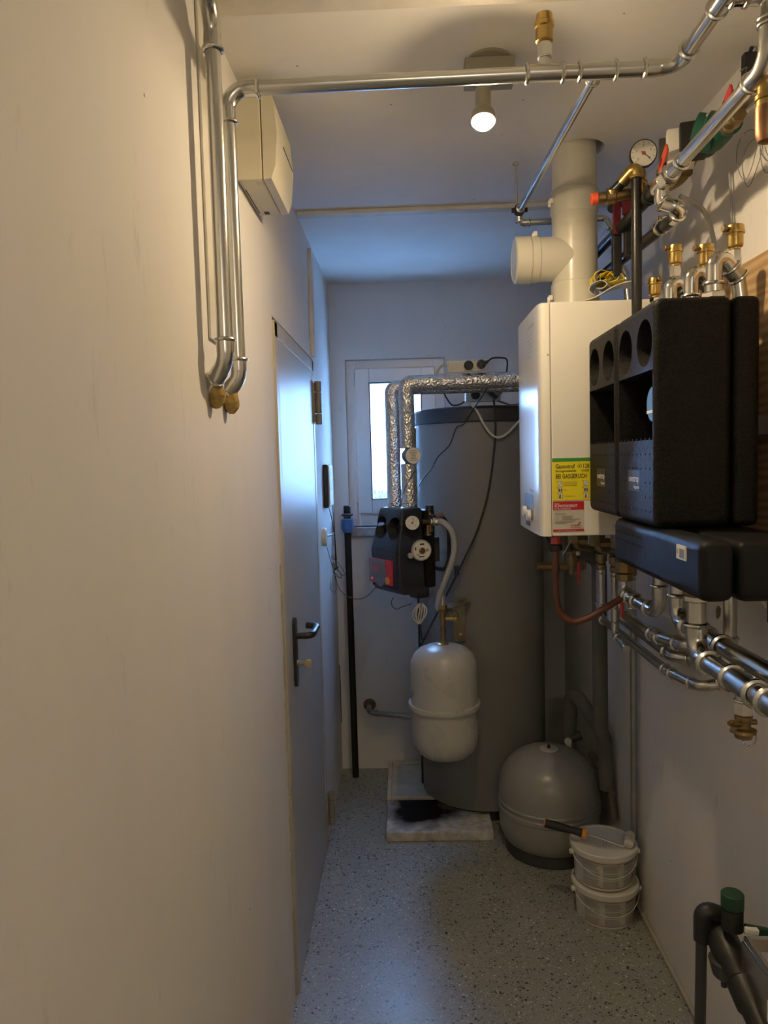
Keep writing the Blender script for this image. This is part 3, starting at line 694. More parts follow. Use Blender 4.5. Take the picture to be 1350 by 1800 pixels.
bm = B(); curl(bm, [(.520, 2.035, 2.018), (.506, 2.035, 2.030), (.514, 2.035, 2.047), (.538, 2.035, 2.054), (.552, 2.035, 2.046), (.540, 2.035, 2.036), (.526, 2.035, 2.036)], (.035, .09, .012), .002)
tag(obj('rolled_plastic', bm, flue_m), 'small beige rolled up plastic piece beside the flue on the boiler', 'roll')
bm = B(); rr = random.Random(5)
for k in range(5):
    c0 = V((.552 + .017 * (k % 3), 2.06 + .008 * k, 2.058)); L = []
    for j in range(9):
        a = j / 8 * 2 * PI * .8 + k; L.append(c0 + V((.026 * math.cos(a), .01 * math.sin(a * 2), .014 * math.sin(a) + .012 + rr.uniform(0, .006))))
    curl(bm, L, (rr.uniform(-.008, .008), .022, rr.uniform(-.006, .006)), .0015, 4)
tag(obj('ribbon', bm, yel), 'crumpled yellow ribbon lying on the plastic sheet above the boiler', 'ribbon')

# ------------------------------------------------------------------ black pump stations
SX0, SX1 = .486, .688
def station(y0, y1, z0, z1, name_label, disc):
    t = thing('pump_station', name_label, 'pump station', ((SX0 + SX1) / 2, (y0 + y1) / 2, z0))
    bm = B(); bb(bm, (SX0, y0 + .001, z0), (SX0 + .148, y1 - .001, z1), .016, 3)
    c = []
    yc = (y0 + y1) / 2; hz_ = z1 - .078
    for s in (-1, 1):
        k = B(); lathe(k, (SX0 - .01, yc + s * .064, hz_), (1, 0, 0), [(.049, 0), (.036, .085)], 32); c.append(k)
    k = B(); bb(k, (SX0 - .03, y0 + .018, z1 - .272), (SX0 + .12, y1 - .018, z1 - .135)); c.append(k)
    bm = boolean(bm, c); fs = obj('front_shell', bm, epp, t, sharp=40)
    bm = B(); bb(bm, (SX0 + .151, y0 + .001, z0), (SX1, y1 - .001, z1 - .001), .014, 3); obj('back_shell', bm, epp, t)
    # round dimples on the lower front
    bm = B()
    for i in range(8):
        for j in range(6):
            yy = y0 + .035 + (y1 - y0 - .07) * i / 7; zz = z0 + .03 + (.145) * j / 5
            if .055 < zz - z0 < .115 and abs(yy - yc - .005) < .055: continue
            lathe(bm, (SX0 + .0005, yy, zz), (-1, 0, 0), [(.0035, 0), (.002, .0015)], 8)
    obj('dimple', bm, eppd, fs, kind='stuff')
    bm = B(); q = .004; bb(bm, (SX0 - .0004, yc - .035, z0 + .068), (SX0 + .006, yc + .045, z0 + .112), .0003, 1); lb = obj('badge', bm, eppb, fs)
    bm = B(); text(bm, 'oventrop', .021, (SX0 - .0009, yc + .039, z0 + .088), (0, -1, 0), (0, 0, 1), bold=.006, sx=.86); text(bm, 'Regumat', .010, (SX0 - .0009, yc + .005, z0 + .074), (0, -1, 0), (0, 0, 1), bold=.006); obj('lettering', bm, inkw, lb)
    for s in (-1, 1):
        bm = B(); lathe(bm, (SX0 + .06, yc + s * .064, hz_), (-1, 0, 0), [(.033, 0), (.033, .012), (.030, .014)], 24); obj('thermometer', bm, black, t)
    bm = B(); yy = y0 + (.058 if disc else .19); px_ = SX0 + (.078 if disc else .12); lathe(bm, (px_, yy, z1 - .20), (-1, 0, 0), [(.039, 0), (.039, .052), (.036, .060)], 32); ph = obj('pump_head', bm, bluep if disc else black, t)
    if disc:
        bm = B(); lathe(bm, (SX0 + .0165, yy, z1 - .20), (-1, 0, 0), [(.035, 0), (.035, .003), (.033, .004)], 32); obj('pump_dial', bm, bluef, ph)
        bm = B(); bb(bm, (SX0 + .0118, yy - .031, z1 - .218), (SX0 + .0135, yy + .031, z1 - .212)); obj('white_stripe', bm, inkw, ph)
    return t
station(1.45, 1.712, 1.442, 1.888, 'near black foam pump station with a blue disc in its opening', True)
station(1.716, 1.975, 1.442, 1.888, 'far black foam pump station close to the white boiler', False)
mb = thing('manifold_block', 'long black foam manifold block below the two pump stations', 'manifold', (.58, 1.48, 1.33))
MZ0, MZ1 = 1.335, 1.442
bm = B(); bb(bm, (SX0 + .004, 1.235, MZ0), (.548, 1.76, MZ1 - .002), .018, 3); fsh = obj('front_shell', bm, eppd, mb)
bm = B(); bb(bm, (.552, 1.235, MZ0), (.69, 1.76, MZ1 - .004), .016, 3); obj('back_shell', bm, eppd, mb)
bm = B()
for i in range(10):
    for j in range(2): lathe(bm, (SX0 + .0042, 1.55 + .02 * i, MZ1 - .03 - .018 * j), (-1, 0, 0), [(.0035, 0), (.002, .0015)], 8)
obj('dimple', bm, eppd, fsh, kind='stuff')
bm = B(); bb(bm, (SX0 + .0015, 1.30, 1.398), (SX0 + .006, 1.345, 1.424), .001); tg = obj('tag_plate', bm, whitep, fsh)
bm = B(); quad(bm, (SX0 + .0009, 1.327, 1.402), (0, -.022, 0), (0, 0, .016)); quad(bm, (SX0 + .0009, 1.34, 1.408), (0, -.004, 0), (0, 0, .008)); obj('print', bm, inkg, tg)
# wooden mounting board
bm = B(); bb(bm, (XR - .019, 1.25, 1.30), (XR - .001, 2.0, 2.006), .001)
tag(obj('wooden_board', bm, wood), 'light brown wooden mounting board on the wall behind the pump stations', 'board')
for i, y in enumerate((1.52, 1.62, 1.78, 1.9)):
    bm = B(); bb(bm, (SX1 - .01, y - .012, 1.62), (XR - .018, y + .012, 1.66), .003)
    if i % 2 == 0: tag(obj('wall_bracket', bm, dgrey), ('dark bracket holding the near black pump station to the board' if i == 0 else 'dark bracket holding the far black pump station to the board'), 'bracket')
    else: bm.free()

# ------------------------------------------------------------------ cream box on the left wall
cb = thing('junction_box', 'cream wall box with a curved cover high on the left wall', 'box', (XL, 1.81, 2.2))
c0, c1, cz0, cz1 = 1.695, 1.94, 2.226, 2.43
bm = B(); bb(bm, (XL, c0, cz0), (XL + .058, c1, cz1), .004); obj('back_box', bm, cream, cb)
bm = B()
pr = [(XL + .060, cz0), (XL + .078, cz0 + .002), (XL + .088, cz0 + .03), (XL + .094, cz0 + .10), (XL + .088, cz1 - .03), (XL + .078, cz1 - .002), (XL + .060, cz1)]
prism(bm, [(p[0], p[1]) for p in pr], (0, c1 - .001, 0), (1, 0, 0), (0, 0, 1), (c1 - c0 - .002)); obj('cover', bm, cream, cb, sharp=50)
bm = B(); bb(bm, (XL + .094, c0 + .08, cz0 + .10), (XL + .0955, c1 - .02, cz0 + .102)); obj('cover_groove', bm, dgrey, cb)
bm = B(); bb(bm, (XL + .006, c0 + .06, cz0 - .001), (XL + .008, c1 - .02, cz0 + .001)); bb(bm, (XL + .02, c1 - .03, cz0 - .0012), (XL + .032, c1 - .012, cz0 + .001)); obj('slot', bm, ink, cb)
bm = B(); bb(bm, (XL + .04, c0 + .015, cz0 - .0008), (XL + .054, c0 + .035, cz0)); obj('mark_sticker', bm, stickerW, cb)

# ------------------------------------------------------------------ ceiling spot lamp
lt = thing('ceiling_spotlight', 'lit ceiling spotlight on a brown grey mount behind the crossing pipe', 'lamp', (.205, 1.68, HC))
bm = B(); lathe(bm, (.205, 1.69, HC), (0, 0, -1), [(.047, 0), (.047, .006), (.044, .008)], 36); obj('canopy', bm, lampm, lt)
bm = B(); cyl(bm, (.205, 1.668, HC - .008), (.205, 1.668, HC - .011), .004, None, 10); obj('screw', bm, steel, lt)
bm = B(); bb(bm, (.150, 1.66, HC - .055), (.258, 1.715, HC - .008), .002); obj('mount_box', bm, lampm, lt)
ba = V((-.04, -.30, -.95)).normalized(); bc = V((.183, 1.625, 2.300))
bm = B(); q0 = bc - ba * .075; tube(bm, [q0 + V((0, .02, .055)), q0 + V((0, .012, .03)), q0], .006, 8); obj('stem', bm, lampm, lt)
bm = B(); lathe(bm, bc, -ba, [(.0255, .001), (.0265, .004), (.0245, .02), (.0175, .032), (.0165, .036), (.0165, .082), (.013, .086)], 28); obj('head', bm, lampm, lt)
bm = B(); lathe(bm, bc, ba, [(.0225, -.002), (.0225, .000), (.0205, .005), (.0160, .0095), (.009, .0125), (.001, .0135)], 28); obj('bulb', bm, bulbm, lt)
ld = bpy.data.lights.new('bulb_spill', 'SPOT'); ld.energy = SPILL_W; ld.color = WARM; ld.shadow_soft_size = .012; ld.spot_size = math.radians(179); ld.spot_blend = .12
lo = bpy.data.objects.new('bulb_spill', ld); COL.objects.link(lo); lo.location = bc + ba * .020; lo.rotation_euler = (0, 0, 0)
# unseen globe added behind the camera as fill for the lower walls and floor
gt = thing('fill_globe', 'unseen fill globe added under the ceiling behind the viewpoint', 'lamp', (.22, -1.1, HC))
bm = B(); cyl(bm, (.22, -1.1, HC), (.22, -1.1, HC - .03), .06, None, 24, .004); obj('canopy', bm, whitep, gt)
bm = B(); sphere(bm, (.22, -1.1, HC - .13), .11, 32, 16); obj('globe', bm, fillm, gt)
ld = bpy.data.lights.new('fill_light', 'POINT'); ld.energy = FILL_W; ld.color = (1, .86, .67); ld.shadow_soft_size = .11
lo = bpy.data.objects.new('fill_light', ld); COL.objects.link(lo); lo.location = (.22, -1.1, HC - .26)

# ------------------------------------------------------------------ buckets and roller
def bucket(x, y, z, label):
    t = thing('bucket', label, 'bucket', (x, y, z), 'stacked plastic buckets')
    bm = B(); lathe(bm, (x, y, z), (0, 0, 1), [(.093, 0), (.096, .002), (.1025, .122)], 40); obj('body', bm, bucketm, t)
    bm = B(); lathe(bm, (x, y, z), (0, 0, 1), [(.1015, .101), (.109, .103), (.110, .107), (.1125, .109), (.1135, .125), (.111, .128), (.104, .128), (.102, .1235), (.001, .1235)], 40); obj('lid', bm, bucketm, t)
    def wrap(a0, a1, z0, z1, off, n):
        vs = []
        for k in range(n + 1):
            a = a0 + (a1 - a0) * k / n
            col = []
            for zz in (z0, z1):
                r = .096 + (.1025 - .096) * (zz / .122) + off; col.append(bm.verts.new((x + r * math.cos(a), y + r * math.sin(a), z + zz)))
            vs.append(col)
        for k in range(n): bm.faces.new((vs[k][0], vs[k + 1][0], vs[k + 1][1], vs[k][1]))
    bm = B(); wrap(-2.75, -.25, .010, .097, .0006, 28); lb = obj('label', bm, labelm, t)
    bm = B(); rr = random.Random(int(z * 100))
    for c in range(3):
        a0 = -2.55 + c * .72
        for k in range(19):
            if k in (6, 12): continue
            zz = .090 - k * .0041; wrap(a0, a0 + .62 - rr.random() * .16, zz - .0022, zz, .0011, 6)
    obj('print', bm, labelw, t)
    bm = B(); wrap(-2.75, -.25, .0965, .0985, .0012, 24); wrap(-2.75, -.25, .010, .0122, .0012, 24); wrap(-.62, -.42, .022, .038, .0012, 5); obj('red_line', bm, inkr, t)
    bm = B(); wrap(-1.12, -.45, .091, .0942, .0014, 10); obj('black_bar', bm, ink, t)
    bm = B(); hp = [(x + .1125 * math.cos(a), y + .1125 * math.sin(a), z + .100 - .046 * math.sin((a + 2.98) / 2.82 * PI)) for a in [-2.98 + 2.82 * k / 20 for k in range(21)]]
    tube(bm, hp, .0011, 6); obj('handle', bm, bucketm, t)
    for a in (-2.98, -.16):
        bm = B(); d = V((math.cos(a), math.sin(a), 0)); cyl(bm, V((x, y, z + .101)) + d * .107, V((x, y, z + .101)) + d * .121, .009, None, 14, .002); obj('handle_lug', bm, bucketm, t)
    return t
bkx, bky = .655, 2.475
bucket(bkx, bky, 0.0, 'lower white plastic bucket standing on the floor by the right wall')
ub = bucket(bkx - .004, bky + .005, .1300, 'upper white plastic bucket with the paint roller lying on its lid')
bzt = .2540
rl = thing('paint_roller', 'small paint roller with a black and orange handle lying on the upper bucket', 'paint roller', (bkx - .06, bky, bzt))
h0 = V((bkx - .205, bky + .02, bzt + .062)); h1 = V((bkx - .073, bky - .004, bzt + .034)); hd = (h1 - h0).normalized()
bm = B(); lathe(bm, h0, hd, [(.0125, .003), (.0145, .006), (.0150, .04), (.0135, .075), (.0115, .10), (.0135, .118), (.0150, .128), (.013, .136)], 20); obj('handle', bm, rubber, rl)
bm = B(); lathe(bm, h0, hd, [(.012, 0), (.0138, .001), (.0138, .0035), (.012, .0045)], 20); lathe(bm, h0, hd, [(.0135, .130), (.0175, .131), (.0185, .139), (.0165, .146), (.010, .150)], 20); obj('orange_end', bm, orange, rl)
e0 = h0 + hd * .148
bm = B(); tube(bm, fillet([e0 - hd * .01, e0 + hd * .03 + V((0, 0, 0)), V((bkx + .048, bky - .052, bzt + .012)), V((bkx + .085, bky - .050, bzt + .018))], .02, 5), .0024, 8); obj('wire_arm', bm, steel, rl)
bm = B(); ra = V((.35, .86, .1)).normalized(); rc = V((bkx + .066, bky - .052, bzt + .018)); lathe(bm, rc, ra, [(.008, 0), (.0155, .004), (.0175, .012), (.0175, .05), (.0155, .060), (.008, .064)], 20); obj('roller_sleeve', bm, roller, rl)
bm = B(); [quad(bm, (bkx - .012 + .012 * k, bky - .02 + .002 * k, .2540), (.002, 0, 0), (.010, .034, 0)) for k in (0, 1)]; obj('pen_mark', bm, inkg, ub)

# ------------------------------------------------------------------ solar pump station on the tank
C0 = V((-.034, 2.80, 0)); tN = V((-.83, -.56, 0)).normalized(); tT = V((-.56, .83, 0)).normalized(); tB = -tN; UP = V((0, 0, 1))
def LS(s, d, z): return C0 + tT * s + tB * d + UP * z
ss = thing('solar_station', 'dark blue black solar pump station with a red controller beside the window', 'pump station', tuple(LS(.125, .07, 1.05)))
W_, Z0_, Z1_ = .21, 1.052, 1.400
bm = B()
prof = [(.012, Z0_ + .015), (.0, Z0_ + .06), (.0, Z0_ + .18), (.030, Z1_), (.125, Z1_), (.125, Z0_)]
bm = B()
a = [bm.verts.new(LS(.012 if z > 1.3 else 0, d, z)) for d, z in prof]; b = [bm.verts.new(LS(W_ - (.03 if z > 1.3 else 0), d, z)) for d, z in prof]
bm.faces.new(a); bm.faces.new(list(reversed(b)))
for i in range(6): bm.faces.new((a[i], b[i], b[(i + 1) % 6], a[(i + 1) % 6]))
bmesh.ops.recalc_face_normals(bm, faces=bm.faces)
bmesh.ops.bevel(bm, geom=bm.edges[:], offset=.012, segments=3, profile=.5, affect='EDGES')
cs = []
for s in (.054, .148):
    k = B(); lathe(k, LS(s, -.02, 1.318), tB + UP * .12, [(.047, 0), (.038, .09)], 28); cs.append(k)
k = B(); box(k, LS(-.005, .075, 1.215), (.075, .025, .13), Matrix((tB, tT, UP)).transposed(), .006); cs.append(k)
bm = boolean(bm, cs); shell = obj('front_shell', bm, eppb, ss, sharp=40)
bm = B(); box(bm, LS(W_ / 2, .155, 1.235), (.05, W_ - .01, .31), Matrix((tB, tT, UP)).transposed(), .01); obj('back_shell', bm, epp, ss)
bm = B(); box(bm, LS(.10, .21, 1.22), (.075, .06, .10), Matrix((tB, tT, UP)).transposed(), .004); obj('mounting_arm', bm, dgrey, ss)
bm = B(); box(bm, LS(.105, -.0015, 1.163), (.006, .175, .155), Matrix((tB, tT, UP)).transposed(), .002); pn = obj('front_panel', bm, eppb, ss)
bm = B()
for i in range(7):
    for j in range(9):
        if 2 <= j <= 6: continue
        lathe(bm, LS(.036 + i * .0235, -.004, 1.094 + j * .0172), tN, [(.0035, 0), (.002, .002)], 8)
obj('dimple', bm, epp, pn, kind='stuff')
Rm = Matrix((tB, tT, UP)).transposed()
bm = B(); box(bm, LS(.118, -.009, 1.150), (.012, .165, .098), Rm, .003); ctl = obj('controller', bm, redp, ss)
bm = B(); box(bm, LS(.132, -.0155, 1.160), (.004, .115, .075), Rm, .0015); lathe(bm, LS(.115, -.0135, 1.128), tN, [(.037, 0), (.037, .004)], 24); obj('controller_cover', bm, M('controller_grey', (.16, .17, .18), .4), ctl)
bm = B(); box(bm, LS(.140, -.0183, 1.165), (.002, .062, .036), Rm, .0005); obj('screen', bm, screenm, ctl)
bm = B(); lathe(bm, LS(.060, -.014, 1.120), tN, [(.014, 0), (.014, .005), (.011, .007)], 18); obj('knob', bm, orange, ctl)
bm = B(); prism(bm, [(0, 0), (.022, 0), (.011, .016)], LS(.188, -.0155, 1.113), -tT, UP, .0006); obj('triangle_logo', bm, inkw, ctl)
for s, m_ in ((.145, redp), (.08, inkw)):
    bm = B(); lathe(bm, LS(s, .0125, 1.265), tN, [(.007, 0), (.0045, .0)], 14, cap=False); obj('print', bm, m_, ss)
for s in (.058, .148):
    bm = B(); lathe(bm, LS(s - .005, .062, 1.323), tN, [(.034, 0), (.034, .008), (.031, .010)], 24); g = obj('thermometer', bm, black, ss)
    bm = B(); lathe(bm, LS(s - .005, .0535, 1.323), tN, [(.030, 0), (.030, .0015)], 24); box(bm, LS(s - .002, .0515, 1.331), (.001, .002, .024), Rm); obj('dial', bm, dial, g)
def gauge(parent, c, n, r, depth=.025, needle=40, m=None):
    n = V(n).normalized(); c = V(c); x, y, _ = frame_of(n)
    upv = (UP - n * n.dot(UP)).normalized(); rt = upv.cross(n)
    bm = B(); lathe(bm, c - n * depth, n, [(r * .9, 0), (r, .002), (r, depth), (r * .95, depth + .002), (r * .91, depth + .001)], 32); case = obj('gauge_case', bm, m or black, parent)
    bm = B(); lathe(bm, c + n * .0012, n, [(r * .92, 0), (r * .92, .0004)], 32); obj('dial', bm, dial, case)
    bm = B(); z = c + n * .0022
    for k in range(11):
        a = math.radians(225 - 27 * k); d = rt * math.cos(a) + upv * math.sin(a); p = d.cross(n)
        quad(bm, z + d * r * .72 - p * r * .015, p * r * .03, d * r * .12)
    for k, s_ in enumerate(('0', '1', '2', '3', '4')):
        a = math.radians(225 - 67 * k); d = rt * math.cos(a) + upv * math.sin(a)
        text(bm, s_, r * .26, z + d * r * .55 - upv * r * .09, rt, upv, 'CENTER')
    a = math.radians(needle); d = rt * math.cos(a) + upv * math.sin(a); p = d.cross(n)
    quad(bm, z + n * .0006 - p * r * .03 - d * r * .2, p * r * .06, d * r * .85)
    obj('needle_and_scale', bm, ink, case)
    bm = B(); lathe(bm, z + n * .001, n, [(r * .13, 0), (r * .13, .001)], 14); obj('needle_hub', bm, redp, case)
    return case
gd = V((-.12, -1, -.02))
gauge(ss, (0.0212, 2.8000, 1.3476), gd, .029, .045, 70)
pc = V((0.0564, 2.8450, 1.2342)); pn_ = V((.30, -.95, 0)).normalized()
bm = B(); lathe(bm, pc - pn_ * .04, pn_, [(.042, -.03), (.042, .03), (.040, .034), (.036, .036)], 32); ph = obj('pump_head', bm, ltgrey, ss)
bm = B(); lathe(bm, pc - pn_ * .0045, pn_, [(.0355, 0), (.0355, .002)], 32); dd = obj('pump_dial', bm, dial, ph)
bm = B(); lathe(bm, pc - pn_ * .002, pn_, [(.0125, 0), (.0125, .004), (.009, .006)], 18); obj('pump_screw', bm, brassd, ph)
bm = B(); rt = V((pn_.y * -1, pn_.x, 0)).normalized(); rt = UP.cross(pn_).normalized() * 1
for a_, b_, w_, h_ in ((-.008, .022, .018, .006), (-.028, .002, .005, .012), (.018, .002, .010, .003), (.016, -.004, .012, .003), (-.012, -.026, .022, .004), (-.02, -.018, .010, .003)):
    quad(bm, pc - pn_ * .0022 + rt * a_ + UP * b_, rt * w_, UP * h_)
obj('print', bm, ink, ph)
bm = B(); lathe(bm, V((0.0117, 2.8150, 1.2191)) - pn_ * .01, pn_, [(.011, 0), (.011, .012), (.009, .013)], 16); obj('grey_knob', bm, ltgrey, ss)
bm = B(); box(bm, V((0.0425, 2.9000, 1.0637)), (.06, .06, .045), Rm, .006); obj('cable_entry', bm, black, ss)
# safety group on the right of the solar station
sg = thing('safety_valve', 'brass safety group with a black cap at the right of the solar station', 'valve', (0.0944, 2.9000, 1.3687))
bm = B(); q = V((0.0898, 2.9000, 1.3620)); lathe(bm, q, (0, 0, 1), [(.013, -.06), (.013, -.02), (.017, -.018), (.017, .005), (.013, .008), (.013, .02)], 16); cyl(bm, V((0.0549, 2.8600, 1.3460)), V((0.1140, 2.9000, 1.3412)), .011, None, 14); obj('body', bm, brassd, sg)
bm = B(); lathe(bm, q, (0, 0, 1), [(.015, .018), (.017, .02), (.017, .042), (.015, .045)], 16); obj('cap', bm, black, sg)
bm = B(); cyl(bm, q + V((0, 0, -.005)), V((0.1406, 2.9300, 1.3653)), .013, .014, 14); obj('outlet', bm, copper, sg)
bm = B(); q2 = V((0.0810, 2.8700, 1.3110)); lathe(bm, q2, (0, 0, -1), [(.008, -.02), (.008, .01), (.013, .012), (.013, .02)], 14); obj('drain_nozzle', bm, brassd, sg)
bm = B(); tube(bm, spline([(0.0824, 2.8800, 1.3615), (0.1359, 2.9300, 1.3586), (0.1645, 2.9700, 1.3155), (0.1674, 2.9700, 1.2345), (0.1639, 2.9700, 1.1766), (0.1443, 2.9600, 1.1437), (0.1017, 2.9200, 1.1575), (0.0857, 2.9000, 1.1812)], 8), .0075, 12); tag(obj('black_hose', bm, rubber), 'black bent hose pipe behind the braided hose at the solar station', 'hose')
bh = thing('braided_hose', 'silver braided flexible hose from the solar station down to the small vessel', 'hose', (0.1045, 2.8850, 1.3449))
hp = spline([(0.1134, 2.8850, 1.3425), (0.1398, 2.8800, 1.3400), (0.1722, 2.8750, 1.3084), (0.1844, 2.8750, 1.2499), (0.1743, 2.8750, 1.1895), (0.1487, 2.8800, 1.1217), (0.1235, 2.9000, 1.0506), (0.1164, 2.9200, 0.9940), (.1335, 2.93, 1.035)], 10)
bm = B(); tube(bm, hp, .0128, 16); obj('braid', bm, strag, bh)
bm = B(); d = (hp[1] - hp[0]).normalized(); cyl(bm, hp[0] - d * .03, hp[0] + d * .012, .0145, None, 16, .002); hexnut(bm, hp[0] - d * .012, hp[0] - d * .002, .018); obj('end_sleeve', bm, steel, bh)
bm = B(); cyl(bm, (.1338, 2.93, 1.0), (.1335, 2.93, 1.045), .0148, None, 16, .002); obj('end_sleeve', bm, steel, bh)
bm = B(); hexnut(bm, (.134, 2.93, .985), (.134, 2.93, 1.003), .019); obj('end_nut', bm, brassd, bh)

# foil wrapped pipes and flow meter
FR = .0305
f1 = thing('foil_pipe', 'foil wrapped pipe with a flow meter bending from the solar station towards the boiler', 'pipe', (0.0123, 2.9000, 1.4044))
a0 = V((.012, 2.90, 1.402))
bm = B(); cyl(bm, a0, (.012, 2.90, 1.572), FR, None, 24, .002); obj('foil_sleeve', bm, foil, f1)
bm = B(); tube(bm, fillet([(.010, 2.90, 1.632), (.010, 2.90, 1.884), (.62, 2.90, 1.890)], .019, 8), FR, 24); obj('foil_sleeve', bm, foil, f1)
bm = B(); cyl(bm, (.011, 2.90, 1.56), (.011, 2.90, 1.64), .013, None, 16); obj('bare_pipe', bm, black, f1)
fc = V((.020, 2.90, 1.603)); fd = V((.30, -.95, 0)).normalized()
bm = B(); lathe(bm, fc - fd * .02, fd, [(.030, 0), (.030, .03), (.034, .032), (.034, .042), (.030, .043), (.030, .05), (.033, .051), (.033, .056)], 28); fm = obj('flow_meter', bm, bluef, f1)
bm = B(); lathe(bm, fc + fd * .0355, fd, [(.031, 0), (.031, .003), (.029, .004)], 28); fd_ = obj('meter_face', bm, whitep, fm)
bm = B(); rt = UP.cross(fd)
for k in range(7):
    w_ = (.03, .036, .024, .016, .018, .026, .03)[k]; quad(bm, fc + fd * .0397 + UP * (.018 - k * .0062) - rt * w_ / 2, rt * w_, UP * .0022)
obj('print', bm, inkg, fm)
f2 = thing('foil_pipe', 'plain foil wrapped pipe nearest the window running behind the other one', 'pipe', (-.048, 2.97, 1.402))
bm = B(); tube(bm, fillet([(-.048, 2.97, 1.395), (-.048, 2.97, 1.875), (.62, 3.02, 1.878)], .019, 8), .0285, 24); obj('foil_sleeve', bm, foil, f2)

# ------------------------------------------------------------------ cables around the tank
st1 = thing('power_strip', 'light power strip with a black plug lying on the foil pipe', 'power strip', (.25, 2.93, 1.922))
def strip(t, c, u, L, w, h, up, nsock=3):
    c = V(c); u = V(u).normalized(); up = V(up).normalized(); n = u.cross(up); Rr = Matrix((u, n, up)).transposed()
    bm = B(); box(bm, c, (L, w, h), Rr, .005); body = obj('strip_body', bm, stripw, t)
    for k in range(nsock):
        p = c + u * (-L / 2 + L * (k + .5) / nsock)
        bm = B(); lathe(bm, p - n * (w / 2 - .001), -n, [(.0195, 0), (.0205, .003), (.019, .003), (.0175, -.0)], 24, cap=False); lathe(bm, p - n * (w / 2 + .0002), -n, [(.018, 0), (.018, .0006)], 24)
        for dx, dz in ((-.0095, 0), (.0095, 0)): lathe(bm, p + u * dx + up * dz - n * (w / 2 + .0005), -n, [(.0028, 0), (.0028, .0006)], 10)
        obj('socket', bm, cordw, body)
    return n
n1 = strip(st1, (.252, 2.925, 1.948), (1, -.02, .0), .155, .04, .045, (0, -.25, 1))
pl = thing('black_plug', 'black plug in the right socket of the power strip on the foil pipe', 'plug', (.30, 2.89, 1.935))
bm = B(); cyl(bm, (.303, 2.905, 1.95), (.303, 2.865, 1.945), .0185, .015, 18, .003); cyl(bm, (.303, 2.868, 1.945), (.325, 2.866, 1.955), .009, .006, 12); obj('plug_body', bm, black, pl)
bm = B(); tube(bm, spline([(.325, 2.866, 1.955), (.345, 2.87, 1.968), (.385, 2.89, 1.970), (.405, 2.92, 1.965), (.408, 2.95, 1.93), (.40, 2.97, 1.90)], 6), .0035, 8); obj('plug_cord', bm, black, pl)
bm = B(); cyl(bm, (.254, 2.905, 1.948), (.254, 2.878, 1.943), .0185, .017, 18, .003); tag(obj('black_plug', bm, black), 'black plug in the middle socket of the power strip on the foil pipe', 'plug')
cable('white_cable', 'white cord looping from the end of the power strip on the foil pipe', [(.172, 2.925, 1.95), (.155, 2.93, 1.952), (.14, 2.94, 1.94), (.132, 2.95, 1.915), (.135, 2.99, 1.86)], .005, cordw)
st2 = thing('power_strip', 'white power strip with two black plugs standing on the black tank lid', 'power strip', (.34, 3.20, 1.826))
strip(st2, (.338, 3.20, 1.855), (1, 0, 0), .15, .045, .055, (0, 0, 1))
for (x, yy, lb) in ((.305, 3.175, 'round black plug in the left socket of the strip on the tank lid'),):
    bm = B(); cyl(bm, (x, yy + .003, 1.855), (x, yy - .03, 1.853), .0195, .016, 18, .003); tag(obj('black_plug', bm, black), lb, 'plug')
ad = thing('power_adapter', 'black square power adapter plugged into the strip on the tank lid', 'adapter', (.385, 3.15, 1.84))
bm = B(); box(bm, (.383, 3.145, 1.868), (.055, .05, .058), Matrix.Rotation(.75, 3, 'Y'), .005); obj('adapter_body', bm, black, ad)
bm = B(); box(bm, (.391, 3.1195, 1.862), (.030, .0012, .026), Matrix.Rotation(.75, 3, 'Y')); obj('adapter_label', bm, inkg, ad)
cable('black_cable', 'thick black cord hanging from the tank lid down behind the small vessel', [(0.3736, 3.1000, 1.8260), (0.3762, 3.0750, 1.7376), (0.3720, 3.0700, 1.6557), (0.3558, 3.0700, 1.5269), (0.3322, 3.0650, 1.4096), (0.2894, 3.0600, 1.2805), (0.2325, 3.0550, 1.1633), (0.1707, 3.0500, 1.0458), (0.1081, 3.0300, 0.9311), (0.0507, 3.0000, 0.8316), (0.0407, 3.0000, 0.8031)], .0045, black)
cable('thin_black_cable', 'thin black cord crossing the upper tank jacket diagonally', [(0.3339, 2.9500, 1.8665), (0.3092, 3.0000, 1.8267), (0.2805, 3.0700, 1.7821), (0.2459, 3.0900, 1.7303), (0.2156, 3.1000, 1.7151), (0.1858, 3.1000, 1.6449), (0.1381, 3.1200, 1.5964), (0.1132, 3.1200, 1.5515), (0.0757, 3.1000, 1.5098), (0.0525, 3.0500, 1.4764)], .0022, black)
cable('white_cable', 'white cord sagging in a loop over the front of the tank', [(0.2720, 3.1000, 1.8172), (0.2997, 3.0750, 1.7818), (0.3263, 3.0700, 1.7271), (0.3537, 3.0700, 1.6866), (0.3839, 3.0700, 1.6694), (0.4206, 3.0800, 1.6827), (0.4577, 3.0900, 1.7173), (0.4831, 3.1000, 1.7406)], .0050, cordw)
cable('thin_black_cable', 'black cord hanging below the foil pipe in front of the window', [(0.1631, 3.1200, 1.8762), (0.1802, 3.1400, 1.8419), (0.2042, 3.1500, 1.8133), (0.2362, 3.1600, 1.8155), (0.2589, 3.2000, 1.8299)], .0035, black)
cable('grey_cable', 'grey cord lying over the tank lid behind the adapter', [(0.3905, 3.2000, 1.8334), (0.4214, 3.1600, 1.8174), (0.4529, 3.1300, 1.8047), (0.4942, 3.1200, 1.8123)], .004, cordg)
cable('sensor_cable', 'thin dark sensor cord clinging to the lower foil sleeve', [(0.0353, 2.8620, 1.5434), (0.0192, 2.8620, 1.5173), (-0.0015, 2.8620, 1.4825), (-0.0110, 2.8660, 1.4560)], .0015, black)
